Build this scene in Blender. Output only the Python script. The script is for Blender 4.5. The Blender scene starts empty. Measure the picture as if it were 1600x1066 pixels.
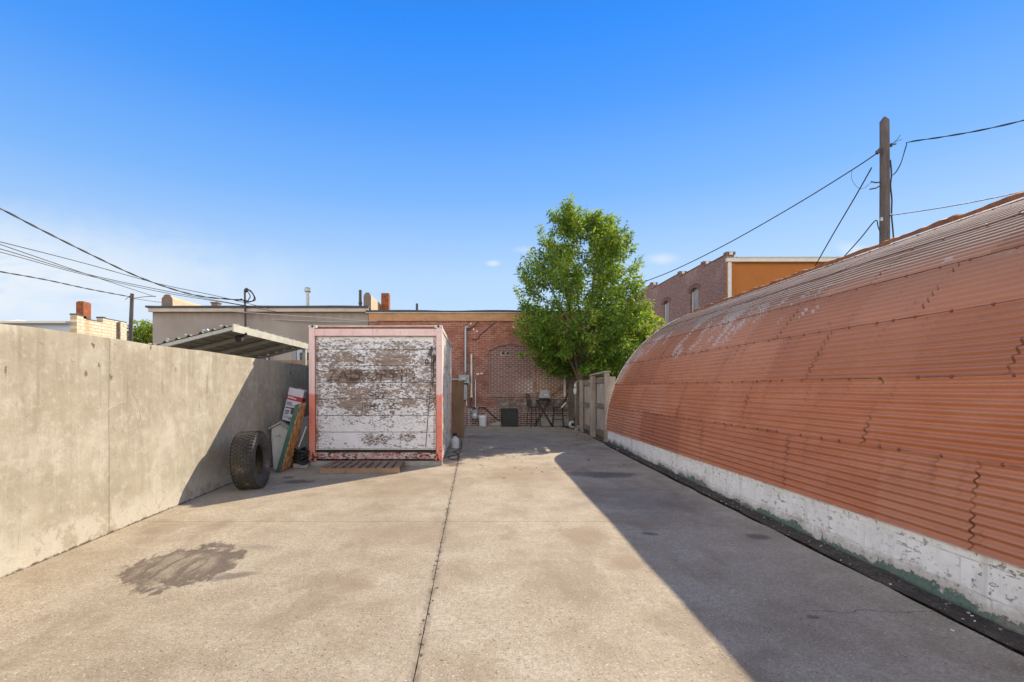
import bpy, bmesh, math, random
from mathutils import Vector, Matrix, Euler, noise
random.seed(7)
R = math.radians
scene = bpy.context.scene
col = scene.collection

# ------------------------------------------------------------------ camera, sky, sun, exposure
F = 760.0; CX = 740.0; CY = 607.0; CAMZ = 1.5          # focal length and vanishing point, in pixels of a 1600 x 1066 picture
cam_d = bpy.data.cameras.new('camera'); cam = bpy.data.objects.new('camera', cam_d); col.objects.link(cam)
cam.location = (0, 0, CAMZ); cam.rotation_euler = (R(90), 0, 0)
cam_d.sensor_width = 36; cam_d.lens = F / 1600 * 36
cam_d.shift_x = (800 - CX) / 1600; cam_d.shift_y = (CY - 533) / 1600
cam_d.clip_start = 0.05; cam_d.clip_end = 5000
scene.camera = cam
SUN = Vector((2.74, 2.95, 2.58)).normalized()
EXPOSURE = 0.75
SUN_STRENGTH = 4.5
SKY_STRENGTH = 0.12
scene.view_settings.view_transform = 'Standard'; scene.view_settings.look = 'None'
scene.view_settings.gamma = 1; scene.view_settings.exposure = EXPOSURE
sl = bpy.data.lights.new('sun', 'SUN'); sl.energy = SUN_STRENGTH; sl.angle = R(0.5); sl.color = (1.0, 0.86, 0.66)
so = bpy.data.objects.new('sun', sl); col.objects.link(so)
so.rotation_euler = SUN.to_track_quat('Z', 'Y').to_euler(); so.location = (20, 20, 30)


def S(r, g, b):
    f = lambda c: (c / 255) / 12.92 if c <= 10 else ((c / 255 + 0.055) / 1.055) ** 2.4
    return (f(r), f(g), f(b), 1)


class N:
    """small helper for wiring node trees"""
    def __init__(s, tree):
        s.t = tree
    def new(s, typ, **kw):
        n = s.t.nodes.new(typ)
        for k, v in kw.items(): setattr(n, k, v)
        return n
    def put(s, sock, v):
        if v is None: return
        if isinstance(v, bpy.types.NodeSocket): s.t.links.new(v, sock)
        elif isinstance(v, (tuple, list)) and hasattr(sock, 'default_value') and not isinstance(sock.default_value, float):
            n = len(sock.default_value); v = tuple(v)
            sock.default_value = v[:n] if len(v) >= n else v + (1,) * (n - len(v))
        else: sock.default_value = v
    def coord(s, k='Object'): return s.new('ShaderNodeTexCoord').outputs[k]
    def map(s, v, scale=(1, 1, 1), loc=(0, 0, 0), rot=(0, 0, 0)):
        n = s.new('ShaderNodeMapping'); s.put(n.inputs['Vector'], v)
        n.inputs['Location'].default_value = loc; n.inputs['Rotation'].default_value = rot; n.inputs['Scale'].default_value = scale
        return n.outputs[0]
    def noise(s, v, scale=1, detail=4, rough=0.55, dist=0):
        n = s.new('ShaderNodeTexNoise'); s.put(n.inputs['Vector'], v)
        n.inputs['Scale'].default_value = scale; n.inputs['Detail'].default_value = detail
        n.inputs['Roughness'].default_value = rough; n.inputs['Distortion'].default_value = dist
        return n.outputs[0]
    def voro(s, v, scale=1, feature='F1', out='Distance', rnd=1):
        n = s.new('ShaderNodeTexVoronoi', feature=feature); s.put(n.inputs['Vector'], v)
        n.inputs['Scale'].default_value = scale; n.inputs['Randomness'].default_value = rnd
        return n.outputs[out]
    def m(s, op, a, b=None, c=None, clamp=False):
        n = s.new('ShaderNodeMath', operation=op); n.use_clamp = clamp
        s.put(n.inputs[0], a); s.put(n.inputs[1], b); s.put(n.inputs[2], c)
        return n.outputs[0]
    def rng(s, v, a, b, c=0, d=1):
        n = s.new('ShaderNodeMapRange', interpolation_type='SMOOTHSTEP'); s.put(n.inputs[0], v)
        for i, x in enumerate((a, b, c, d)): n.inputs[i + 1].default_value = x
        return n.outputs[0]
    def lin(s, v, a, b, c=0, d=1):
        n = s.new('ShaderNodeMapRange'); s.put(n.inputs[0], v)
        for i, x in enumerate((a, b, c, d)): n.inputs[i + 1].default_value = x
        return n.outputs[0]
    def mix(s, f, a, b, mode='MIX'):
        n = s.new('ShaderNodeMix', data_type='RGBA', blend_type=mode)
        s.put(n.inputs[0], f); s.put(n.inputs[6], a); s.put(n.inputs[7], b)
        return n.outputs[2]
    def ramp(s, f, stops):
        n = s.new('ShaderNodeValToRGB'); s.put(n.inputs[0], f)
        e = n.color_ramp.elements
        while len(e) < len(stops): e.new(0.5)
        for x, (p, c) in zip(e, stops):
            x.position = p; x.color = c if len(c) == 4 else tuple(c) + (1,)
        return n.outputs[0]
    def sep(s, v):
        n = s.new('ShaderNodeSeparateXYZ'); s.put(n.inputs[0], v); return n.outputs
    def comb(s, x, y, z=0.0):
        n = s.new('ShaderNodeCombineXYZ'); s.put(n.inputs[0], x); s.put(n.inputs[1], y); s.put(n.inputs[2], z); return n.outputs[0]
    def blob(s, v2, cx, cy, rx, ry, rot=0, wob=None, amt=0.5, edge=0.3):
        """irregular elliptical stain in the plane of v2, 1 inside"""
        q = s.map(s.map(v2, loc=(-cx, -cy, 0)), rot=(0, 0, rot))
        q = s.map(q, scale=(1 / rx, 1 / ry, 0))
        n = s.new('ShaderNodeVectorMath', operation='LENGTH'); s.put(n.inputs[0], q)
        d = n.outputs['Value']
        if wob is not None: d = s.m('ADD', d, s.m('MULTIPLY', s.m('SUBTRACT', wob, 0.5), amt * 2))
        return s.rng(d, 1 - edge, 1 + edge * 0.3, 1, 0)
    def mx(s, *a):
        r = a[0]
        for x in a[1:]: r = s.m('MAXIMUM', r, x)
        return r
    def bump(s, h, strength=0.5, dist=0.01, nrm=None):
        n = s.new('ShaderNodeBump'); n.inputs['Strength'].default_value = strength; n.inputs['Distance'].default_value = dist
        s.put(n.inputs['Height'], h)
        if nrm is not None: s.put(n.inputs['Normal'], nrm)
        return n.outputs[0]
    def brick(s, v, c1, c2, mortar, w=0.215, h=0.072, ms=0.011, off=0.5, smooth=0.2):
        n = s.new('ShaderNodeTexBrick'); n.offset = off
        s.put(n.inputs['Vector'], v); s.put(n.inputs['Color1'], c1); s.put(n.inputs['Color2'], c2); s.put(n.inputs['Mortar'], mortar)
        n.inputs['Scale'].default_value = 1; n.inputs['Mortar Size'].default_value = ms; n.inputs['Mortar Smooth'].default_value = smooth
        n.inputs['Brick Width'].default_value = w; n.inputs['Row Height'].default_value = h
        return n.outputs['Color'], n.outputs['Fac']


def mat(name, fn):
    m = bpy.data.materials.new(name); m.use_nodes = True
    n = N(m.node_tree); b = m.node_tree.nodes['Principled BSDF']
    c = fn(n) or {}
    for k, v in c.items():
        if k == 'out': continue
        n.put(b.inputs[k], v)
    if 'out' in c:
        m.node_tree.links.new(c['out'](b.outputs[0]), m.node_tree.nodes['Material Output'].inputs[0])
    return m


def simple(name, c, rough=0.6, var=0.25, scale=6, metal=0, bump=0.15, stretch=(1, 1, 1), c2=None):
    """a plain finish with worn, uneven tone"""
    def f(n):
        o = n.map(n.coord(), scale=stretch)
        a = n.noise(o, scale, 6, 0.6); f2 = n.noise(o, scale * 7, 3, 0.6)
        k = n.m('ADD', n.m('MULTIPLY', a, 0.7), n.m('MULTIPLY', f2, 0.3))
        lo = tuple(x * (1 - var) for x in c[:3]); hi = c2[:3] if c2 else tuple(min(1, x * (1 + var)) for x in c[:3])
        return {'Base Color': n.ramp(k, [(0.3, lo), (0.7, hi)]), 'Roughness': n.lin(a, 0.3, 0.7, rough - 0.1, min(1, rough + 0.1)), 'Metallic': metal,
                'Normal': n.bump(k, bump, 0.01)}
    return mat(name, f)


# world: clear daylight sky, thin wisps low on the left, bright banks added out of view as fill
w = bpy.data.worlds.new('World'); scene.world = w; w.use_nodes = True
wt = w.node_tree; n = N(wt); bg = wt.nodes['Background']
sky = n.new('ShaderNodeTexSky', sky_type='NISHITA'); sky.sun_disc = False
sky.sun_elevation = math.asin(SUN.z); sky.sun_rotation = math.atan2(SUN.x, SUN.y)
sky.air_density = 1.0; sky.dust_density = 0.0; sky.ozone_density = 2.0; sky.altitude = 1500
d = n.coord('Generated'); dx, dy, dz = n.sep(d)
G = 1.0 / (SKY_STRENGTH * 2 ** EXPOSURE)              # the ramp below is written as it should show in the picture
k = lambda c: tuple(x * G for x in S(*c)[:3])
ramp = n.ramp(n.m('ADD', n.m('MULTIPLY', dz, 1.0), 0.0), [(0.0, k((205, 226, 248))), (0.10, k((200, 225, 252))), (0.22, k((184, 217, 253))), (0.36, k((126, 185, 255))),
    (0.50, k((74, 157, 255))), (0.60, k((40, 143, 255))), (0.72, k((50, 116, 205))), (1.0, k((66, 92, 140)))])
c = n.mix(0.92, sky.outputs[0], ramp)
fy = n.m('MAXIMUM', dy, 0.05)
u = n.m('DIVIDE', dx, fy); v = n.m('DIVIDE', dz, fy); uv = n.comb(u, v)
wn = n.noise(n.map(uv, scale=(2.2, 9, 1), rot=(0, 0, R(-8))), 1.6, 7, 0.6, 0.5)
wob = n.noise(uv, 9, 5, 0.6)
wisp = n.m('MULTIPLY', n.blob(uv, -1.10, 0.24, 0.85, 0.15, R(6), wob, 0.25, 0.95), n.rng(wn, 0.22, 0.52))
puffs = n.mx(n.m('MULTIPLY', n.blob(uv, 0.386, 0.266, 0.034, 0.013, 0, wob, 0.5, 1.2), 0.65), n.m('MULTIPLY', n.blob(uv, 0.04, 0.257, 0.016, 0.007, 0, wob, 0.3, 0.9), 0.6),
             n.m('MULTIPLY', n.blob(uv, 0.80, 0.275, 0.06, 0.02, R(20), wob, 0.3, 0.9), 0.7), n.m('MULTIPLY', n.blob(uv, 0.11, 0.285, 0.03, 0.008, 0, wob, 0.3, 0.9), 0.3))
c = n.mix(n.m('MULTIPLY', n.mx(wisp, puffs), 0.92), c, k((240, 246, 252)))
side = n.rng(n.m('ADD', n.m('MULTIPLY', dy, -1.0), n.m('MULTIPLY', dx, -0.6)), -0.18, 0.5)
fill_bank = n.m('MULTIPLY', n.m('MULTIPLY', side, n.m('MULTIPLY', n.rng(dz, 0.0, 0.28, 0.45, 1.0), n.rng(dz, 0.72, 0.40, 0.05, 1.0))), n.lin(n.noise(d, 2.4, 6, 0.6), 0.35, 0.65, 0.55, 1.0))  # added bright sky behind and to the left, lifting the shaded walls
c = n.mix(fill_bank, c, tuple(x * 3.2 for x in k((253, 246, 233))))
east_fill = n.m('MULTIPLY', n.rng(n.m('SUBTRACT', dx, n.m('MULTIPLY', dy, 1.0)), 0.30, 0.75), n.rng(dz, 0.75, 0.35, 0.0, 1.0))  # added bright sky beyond the right edge, filling the shaded left wall
c = n.mix(n.m('MULTIPLY', east_fill, n.m('SUBTRACT', 1.0, side)), c, tuple(x * 1.5 for x in k((250, 246, 238))))
wt.links.new(c, bg.inputs[0]); bg.inputs[1].default_value = SKY_STRENGTH

# ------------------------------------------------------------------ helpers
def gz(y):
    return 0.0105 * max(-8.0, min(y, 19.0))          # the yard rises gently away from the viewer

def at(px, py, y):
    """the point at distance y seen at pixel px, py of the 1600 x 1066 picture"""
    return Vector(((px - CX) * y / F, y, CAMZ - (py - CY) * y / F))

def tag(o, label=None, cat=None, group=None, kind=None):
    if label: o['label'] = label
    if cat: o['category'] = cat
    if group: o['group'] = group
    if kind: o['kind'] = kind
    return o

def thing(name, label, cat, loc, rz=0, group=None):
    o = bpy.data.objects.new(name, None); col.objects.link(o); o.empty_display_size = 0.2
    o.location = loc; o.rotation_euler = (0, 0, rz)
    return tag(o, label, cat, group)

def mworld(o):
    if o is None: return Matrix.Identity(4)
    return mworld(o.parent) @ Matrix.LocRotScale(o.location, o.rotation_euler, None)


class MB:
    def __init__(s): s.bm = bmesh.new(); s.mi = 0
    def face(s, vs):
        try: f = s.bm.faces.new(vs)
        except ValueError: return None
        f.material_index = s.mi; return f
    def poly(s, pts): return s.face([s.bm.verts.new(p) for p in pts])
    def box(s, c, size, rot=None, taper=1.0):
        c = Vector(c); hx, hy, hz = (x / 2 for x in size)
        M = rot if isinstance(rot, Matrix) else (Euler(rot).to_matrix() if rot else Matrix.Identity(3))
        v = [s.bm.verts.new(c + M @ Vector((x * hx * (taper if z > 0 else 1), y * hy * (taper if z > 0 else 1), z * hz))) for z in (-1, 1) for y in (-1, 1) for x in (-1, 1)]
        for q in ((0, 2, 3, 1), (4, 5, 7, 6), (0, 1, 5, 4), (2, 6, 7, 3), (0, 4, 6, 2), (1, 3, 7, 5)): s.face([v[i] for i in q])
        return s
    def span(s, a, b): # box from min corner to max corner
        return s.box([(x + y) / 2 for x, y in zip(a, b)], [abs(y - x) for x, y in zip(a, b)])
    def beam(s, a, b, w, h, up=(0, 0, 1)):
        a, b = Vector(a), Vector(b); d = (b - a); L = d.length; d.normalize()
        x = d.cross(Vector(up));
        if x.length < 1e-4: x = Vector((1, 0, 0))
        x.normalize(); z = x.cross(d)
        return s.box((a + b) / 2, (w, L, h), Matrix((x, d, z)).transposed())
    def prism(s, pts, vec):
        vec = Vector(vec); a = [s.bm.verts.new(p) for p in pts]; b = [s.bm.verts.new(Vector(p) + vec) for p in pts]
        s.face(a[::-1]); s.face(b)
        for i in range(len(a)): j = (i + 1) % len(a); s.face([a[i], a[j], b[j], b[i]])
        return s
    def tube(s, pts, r, seg=8, closed=False):
        pts = [Vector(p) for p in pts]; n = len(pts); rings = []
        rr = r if isinstance(r, (list, tuple)) else [r] * n
        prev = None
        for i, p in enumerate(pts):
            if closed: t = pts[(i + 1) % n] - pts[i - 1]
            else: t = pts[min(i + 1, n - 1)] - pts[max(i - 1, 0)]
            t.normalize()
            if prev is None:
                x = t.cross(Vector((0.3, 0.2, 1)));
                if x.length < 1e-3: x = t.cross(Vector((1, 0, 0)))
            else: x = prev - t * prev.dot(t)
            x.normalize(); prev = x; y = t.cross(x)
            rings.append([s.bm.verts.new(p + (x * math.cos(a) + y * math.sin(a)) * rr[i]) for a in (2 * math.pi * k / seg for k in range(seg))])
        for i in range(n if closed else n - 1):
            A, B = rings[i], rings[(i + 1) % n]
            for k in range(seg): s.face([A[k], A[(k + 1) % seg], B[(k + 1) % seg], B[k]])
        if not closed: s.face(rings[0][::-1]); s.face(rings[-1])
        return s
    def lathe(s, prof, c, seg=24, M=None, closed=False, caps=True):
        c = Vector(c); M = M or Matrix.Identity(3); rings = []
        for r, z in prof:
            rings.append([s.bm.verts.new(c + M @ Vector((r * math.cos(a), r * math.sin(a), z))) for a in (2 * math.pi * k / seg for k in range(seg))])
        m = len(rings)
        for i in range(m if closed else m - 1):
            A, B = rings[i], rings[(i + 1) % m]
            for k in range(seg): s.face([A[k], A[(k + 1) % seg], B[(k + 1) % seg], B[k]])
        if caps and not closed: s.face(rings[0][::-1]); s.face(rings[-1])
        return s
    def build(s, name, mats, parent=None, smooth=False, bevel=0, loc=None, recalc=True):
        if recalc: bmesh.ops.recalc_face_normals(s.bm, faces=s.bm.faces)
        me = bpy.data.meshes.new(name)
        o = bpy.data.objects.new(name, me); col.objects.link(o)
        if parent: o.parent = parent; M = mworld(parent).inverted()
        else:
            M = Matrix.Identity(4)
            if loc is not None: o.location = loc; M = Matrix.Translation(-Vector(loc))
        s.bm.transform(M)
        if smooth:
            for f in s.bm.faces: f.smooth = True
        s.bm.to_mesh(me); s.bm.free()
        for m in (mats if isinstance(mats, (list, tuple)) else [mats]): me.materials.append(m)
        if smooth == 'angle':
            try: me.set_sharp_from_angle(angle=R(35))
            except Exception: pass
        if bevel:
            b = o.modifiers.new('bevel', 'BEVEL'); b.width = bevel; b.segments = 2; b.limit_method = 'ANGLE'; b.angle_limit = R(40)
        return o

def nz(x, y=0.0, z=0.0, f=1.0): return noise.noise(Vector((x * f, y * f, z * f)))

# ------------------------------------------------------------------ materials
def f_pavement(n):
    o = n.coord(); x, y, z = n.sep(o); p = n.comb(x, y)
    big = n.noise(p, 0.55, 5, 0.6); mid = n.noise(p, 2.2, 6, 0.62); fine = n.noise(p, 26, 5, 0.7); grit = n.noise(p, 75, 4, 0.75)
    base = n.ramp(n.m('ADD', n.m('MULTIPLY', big, 0.45), n.m('MULTIPLY', mid, 0.55)), [(0.34, (0.285, 0.225, 0.148)), (0.48, (0.392, 0.328, 0.232)), (0.62, (0.475, 0.412, 0.310))])
    base = n.mix(n.rng(fine, 0.36, 0.62, 0.6, 0), base, (0.26, 0.215, 0.165), 'MIX')
    base = n.mix(n.m('MULTIPLY', n.rng(grit, 0.54, 0.66), 0.7), base, (0.62, 0.55, 0.46))
    base = n.mix(n.m('MULTIPLY', n.rng(grit, 0.46, 0.34), 0.75), base, (0.17, 0.14, 0.11))
    # exposed aggregate: scattered dark chips and pits, denser in the foreground slabs
    vd = n.voro(p, 24); vc = n.voro(p, 24, out='Color')
    cr, cg, cb = n.sep(vc)
    chip = n.m('MULTIPLY', n.rng(n.m('ADD', vd, n.m('MULTIPLY', fine, 0.25)), 0.34, 0.20), n.m('GREATER_THAN', cr, 0.62))
    vd2 = n.voro(p, 60); c2 = n.sep(n.voro(p, 60, out='Color'))[0]
    chip2 = n.m('MULTIPLY', n.rng(vd2, 0.30, 0.14), n.m('GREATER_THAN', c2, 0.72))
    dens = n.rng(n.noise(p, 0.9, 4, 0.6), 0.36, 0.6, 0.4, 1)
    chips = n.m('MULTIPLY', n.mx(chip, chip2), dens)
    base = n.mix(n.m('MULTIPLY', chips, 0.9), base, n.mix(cg, (0.10, 0.08, 0.06), (0.24, 0.15, 0.10)))
    vl = n.voro(n.map(p, loc=(7, 3, 0)), 38); cl = n.sep(n.voro(n.map(p, loc=(7, 3, 0)), 38, out='Color'))[0]
    base = n.mix(n.m('MULTIPLY', n.m('MULTIPLY', n.rng(vl, 0.26, 0.12), n.m('GREATER_THAN', cl, 0.84)), 0.6), base, (0.72, 0.68, 0.60))
    base = n.mix(n.m('MULTIPLY', n.rng(n.noise(n.map(p, scale=(1, 0.6, 1), loc=(3, 9, 0)), 1.3, 7, 0.68, 0.3), 0.52, 0.64), 0.42), base, (0.21, 0.155, 0.10))
    wob = n.noise(p, 3.2, 7, 0.68, 0.4); wob2 = n.noise(n.map(p, rot=(0, 0, R(-28)), scale=(1, 4.5, 1)), 3.0, 7, 0.7)
    # the big oil stain, streaked, with its drips
    ow = n.noise(n.map(p, rot=(0, 0, R(12)), scale=(1.6, 0.8, 1)), 4.5, 8, 0.68, 0.5)
    oring = n.m('SUBTRACT', 1.0, n.m('MULTIPLY', n.blob(p, -2.44, 3.98, 0.33, 0.36, 0, ow, 0.8, 0.35), 0.50))
    streak = n.rng(n.noise(n.map(p, rot=(0, 0, R(-35)), scale=(7, 1.3, 1)), 1.5, 6, 0.65), 0.46, 0.54, 0.0, 0.95)
    oring = n.m('MULTIPLY', oring, n.rng(n.noise(p, 6, 6, 0.7), 0.36, 0.50, 0.35, 1.0))
    oil = n.m('MULTIPLY', n.blob(p, -2.38, 4.02, 0.42, 0.50, 0, ow, 0.85, 0.10), n.mx(oring, streak))
    oil = n.mx(oil, n.m('MULTIPLY', n.blob(p, -1.87, 3.79, 0.19, 0.085, R(-20), wob, 1.1, 0.5), 0.75), n.m('MULTIPLY', n.blob(p, -1.95, 4.45, 0.2, 0.10, 0, wob, 1.2, 0.6), 0.4))
    base = n.mix(n.m('MULTIPLY', n.m('MULTIPLY', oil, n.lin(fine, 0.3, 0.7, 0.65, 1.0)), 0.95), base, (0.080, 0.056, 0.038))
    tan = n.mx(n.m('MULTIPLY', n.blob(p, 1.10, 4.78, 0.27, 0.36, 0, wob, 1.0, 0.6), 0.8), n.m('MULTIPLY', n.blob(p, 1.28, 4.08, 0.21, 0.30, 0, wob, 1.0, 0.7), 0.8), n.m('MULTIPLY', n.blob(p, -0.75, 4.9, 0.9, 0.5, 0.3, wob, 0.8, 0.8), 0.6),
               n.m('MULTIPLY', n.blob(p, -1.0, 7.2, 1.0, 1.1, 0.3, wob, 0.9, 0.8), 0.6), n.m('MULTIPLY', n.blob(p, 0.8, 8.0, 0.9, 1.0, 0.2, wob, 0.9, 0.8), 0.75),
               n.m('MULTIPLY', n.blob(p, -0.9, 3.6, 0.22, 0.14, 0.3, wob, 0.7, 0.8), 0.8))
    base = n.mix(n.m('MULTIPLY', tan, 0.78), base, (0.235, 0.165, 0.105))
    dark = n.mx(n.blob(p, 2.15, 8.0, 0.62, 0.34, 0.1, wob, 0.8, 0.6), n.blob(p, 2.78, 4.75, 0.14, 0.10, 0, wob, 0.8, 0.6), n.blob(p, 1.75, 4.85, 0.10, 0.06, 0, wob, 0.8, 0.6),
                n.blob(p, -2.65, 7.42, 0.26, 0.16, 0.2, wob, 0.9, 0.4), n.blob(p, -2.95, 7.75, 0.10, 0.10, 0, wob, 0.9, 0.5),
                n.blob(p, 2.18, 3.12, 0.05, 0.03, 0, wob, 0.7, 0.5), n.m('MULTIPLY', n.blob(p, 2.2, 6.3, 0.9, 1.2, 0, wob, 1.2, 0.7), 0.5), n.blob(p, -2.2, 8.15, 0.16, 0.10, 0, wob, 0.9, 0.5))
    base = n.mix(n.m('MULTIPLY', dark, 0.72), base, (0.075, 0.066, 0.058))
    # hairline cracks
    wl = n.noise(p, 1.7, 6, 0.6)
    def crack(y0, x0, x1, wd=0.006, sl=0.0):
        l = n.m('ABSOLUTE', n.m('SUBTRACT', n.m('ADD', y, n.m('MULTIPLY', n.m('SUBTRACT', wl, 0.5), 0.35)), n.m('ADD', n.m('MULTIPLY', x, sl), y0)))
        return n.m('MULTIPLY', n.rng(l, wd, wd * 0.4), n.m('MULTIPLY', n.rng(x, x0, x0 + 0.3), n.rng(x, x1, x1 - 0.1)))
    ck = n.mx(crack(3.23, 2.05, 3.3), n.m('MULTIPLY', crack(6.7, 1.4, 3.3, 0.009, 0.05), 0.9), n.m('MULTIPLY', crack(8.25, 1.1, 2.7, 0.014, -0.06), 0.8), n.m('MULTIPLY', crack(6.2, -0.3, 0.8, 0.006), 0.6))
    base = n.mix(n.m('MULTIPLY', ck, 0.85), base, (0.05, 0.043, 0.037))
    # dirt collecting along the long joint
    jd = n.m('ABSOLUTE', n.m('ADD', x, 0.30))
    base = n.mix(n.m('MULTIPLY', n.rng(jd, 0.05, 0.0), n.rng(n.noise(p, 7, 5, 0.7), 0.35, 0.65, 0.1, 0.8)), base, (0.13, 0.105, 0.08))
    h = n.m('ADD', n.m('ADD', n.m('MULTIPLY', fine, 0.5), n.m('MULTIPLY', grit, 0.35)), n.m('MULTIPLY', chips, -0.8))
    return {'Base Color': base, 'Roughness': n.lin(n.mx(oil, dark), 0, 1, 0.9, 0.62), 'Normal': n.bump(h, 0.55, 0.008)}
M_pave = mat('weathered concrete slab', f_pavement)

def f_dirt(n):
    o = n.coord(); a = n.noise(o, 3, 7, 0.65); b = n.noise(o, 30, 5, 0.7)
    v = n.voro(o, 26)
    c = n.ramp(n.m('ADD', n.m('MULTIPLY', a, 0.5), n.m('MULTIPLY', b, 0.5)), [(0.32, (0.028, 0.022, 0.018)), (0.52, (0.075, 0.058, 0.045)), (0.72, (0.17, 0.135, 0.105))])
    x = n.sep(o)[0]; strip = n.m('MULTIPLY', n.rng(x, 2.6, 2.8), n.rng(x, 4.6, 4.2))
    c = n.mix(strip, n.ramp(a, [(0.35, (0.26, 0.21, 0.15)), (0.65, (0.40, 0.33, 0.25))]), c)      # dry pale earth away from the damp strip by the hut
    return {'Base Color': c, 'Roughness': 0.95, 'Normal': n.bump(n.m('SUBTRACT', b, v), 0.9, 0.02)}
M_dirt = mat('packed dirt', f_dirt)

def f_wall(n):
    o = n.coord(); x, y, z = n.sep(o); p = n.comb(y, z)
    big = n.noise(p, 0.9, 6, 0.62); mid = n.noise(p, 3.2, 7, 0.65); fine = n.noise(p, 34, 5, 0.7)
    st = n.noise(n.map(p, scale=(5.5, 0.45, 1)), 1.0, 6, 0.6, 0.25); st2 = n.noise(n.map(p, scale=(16, 0.8, 1), loc=(4, 0, 0)), 1.0, 5, 0.6)
    c = n.ramp(n.m('ADD', n.m('MULTIPLY', big, 0.5), n.m('MULTIPLY', mid, 0.5)), [(0.34, (0.262, 0.230, 0.172)), (0.5, (0.328, 0.297, 0.234)), (0.64, (0.40, 0.372, 0.308))])
    c = n.mix(n.rng(st, 0.46, 0.36, 0, 0.22), c, (0.235, 0.205, 0.155))
    c = n.mix(n.m('MULTIPLY', n.rng(st2, 0.56, 0.68), 0.22), c, (0.56, 0.55, 0.51))
    c = n.mix(n.m('MULTIPLY', n.rng(n.noise(n.map(p, scale=(1, 0.7, 1)), 2.2, 7, 0.68), 0.52, 0.64), 0.30), c, (0.58, 0.56, 0.50))
    # chipped and rusty pits near the top, each with a run below it
    topz = n.rng(z, 1.1, 1.85); pd = n.new('ShaderNodeVectorMath', operation='ADD'); n.put(pd.inputs[0], n.map(p, scale=(1, 0.6, 1))); n.put(pd.inputs[1], n.comb(n.m('MULTIPLY', n.noise(p, 11, 5, 0.7), 0.10), n.m('MULTIPLY', n.noise(n.map(p, loc=(5, 5, 0)), 11, 5, 0.7), 0.10))); vcol = n.voro(pd.outputs[0], 13, out='Color'); vd = n.voro(pd.outputs[0], 13)
    r1 = n.sep(vcol)[0]
    pit = n.m('MULTIPLY', n.m('MULTIPLY', n.rng(n.m('ADD', vd, n.m('MULTIPLY', n.noise(p, 40, 5, 0.75), 0.7)), 0.68, 0.52), n.m('GREATER_THAN', r1, 0.74)), n.m('MULTIPLY', topz, n.rng(n.noise(p, 1.5, 3), 0.47, 0.53)))
    run = n.m('MULTIPLY', n.rng(n.noise(n.map(p, scale=(7, 0.55, 1), loc=(2, 3, 0)), 1, 5, 0.65), 0.57, 0.70), n.rng(z, 0.9, 1.8))
    c = n.mix(n.m('MULTIPLY', run, 0.7), c, (0.17, 0.11, 0.06))
    c = n.mix(n.m('MULTIPLY', pit, 0.92), c, (0.085, 0.05, 0.03))
    # whitish flaked band at the foot
    foot = n.m('MULTIPLY', n.rng(n.m('ADD', z, n.m('MULTIPLY', mid, 0.7)), 0.78, 0.55), n.rng(n.noise(p, 4.5, 7, 0.72), 0.42, 0.50, 0.1, 1))
    c = n.mix(n.m('MULTIPLY', foot, 0.65), c, (0.50, 0.475, 0.41))
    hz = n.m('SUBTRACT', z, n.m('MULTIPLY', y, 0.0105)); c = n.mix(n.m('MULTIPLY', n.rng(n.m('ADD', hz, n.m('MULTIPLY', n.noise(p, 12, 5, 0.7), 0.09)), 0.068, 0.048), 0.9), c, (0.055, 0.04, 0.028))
    c = n.mix(n.m('MULTIPLY', n.rng(fine, 0.42, 0.28), 0.4), c, (0.16, 0.14, 0.11))
    mot = n.noise(n.map(p, scale=(1.2, 1, 1)), 8, 7, 0.72)
    c = n.mix(n.rng(mot, 0.45, 0.34, 0, 0.26), c, (0.16, 0.142, 0.105)); c = n.mix(n.rng(mot, 0.53, 0.64, 0, 0.48), c, (0.46, 0.44, 0.39))
    spk = n.m('MULTIPLY', n.rng(n.voro(p, 20), 0.10, 0.06), n.m('GREATER_THAN', n.sep(n.voro(p, 20, out='Color'))[0], 0.86)); c = n.mix(n.m('MULTIPLY', spk, 0.8), c, (0.08, 0.06, 0.045))
    drip = n.m('MULTIPLY', n.rng(n.noise(n.map(p, scale=(3.2, 0.12, 1), loc=(9, 0, 0)), 1.3, 4, 0.6), 0.53, 0.62), n.rng(n.m('ADD', z, n.m('MULTIPLY', st, 0.9)), 1.75, 2.35)); c = n.mix(n.m('MULTIPLY', drip, 0.22), c, (0.125, 0.095, 0.062))
    sc = n.noise(n.map(p, rot=(0, 0, R(35)), scale=(26, 1.6, 1)), 1, 3, 0.6)
    c = n.mix(n.m('MULTIPLY', n.m('MULTIPLY', n.rng(sc, 0.68, 0.74), n.rng(z, 0.6, 0.4)), 0.6), c, (0.12, 0.10, 0.075))
    jl = n.m('ABSOLUTE', n.m('SUBTRACT', n.m('ADD', y, n.m('MULTIPLY', mid, 0.03)), 4.86))
    c = n.mix(n.m('MULTIPLY', n.rng(jl, 0.012, 0.003), 0.55), c, (0.14, 0.12, 0.09))
    h = n.m('ADD', n.m('MULTIPLY', mid, 0.5), n.m('SUBTRACT', n.m('MULTIPLY', fine, 0.35), n.m('MULTIPLY', pit, 0.6)))
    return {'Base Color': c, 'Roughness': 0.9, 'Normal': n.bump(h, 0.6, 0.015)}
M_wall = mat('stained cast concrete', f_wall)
M_chalk = simple('chalk', (0.60, 0.585, 0.54, 1), 0.95, 0.15, 30)

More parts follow.
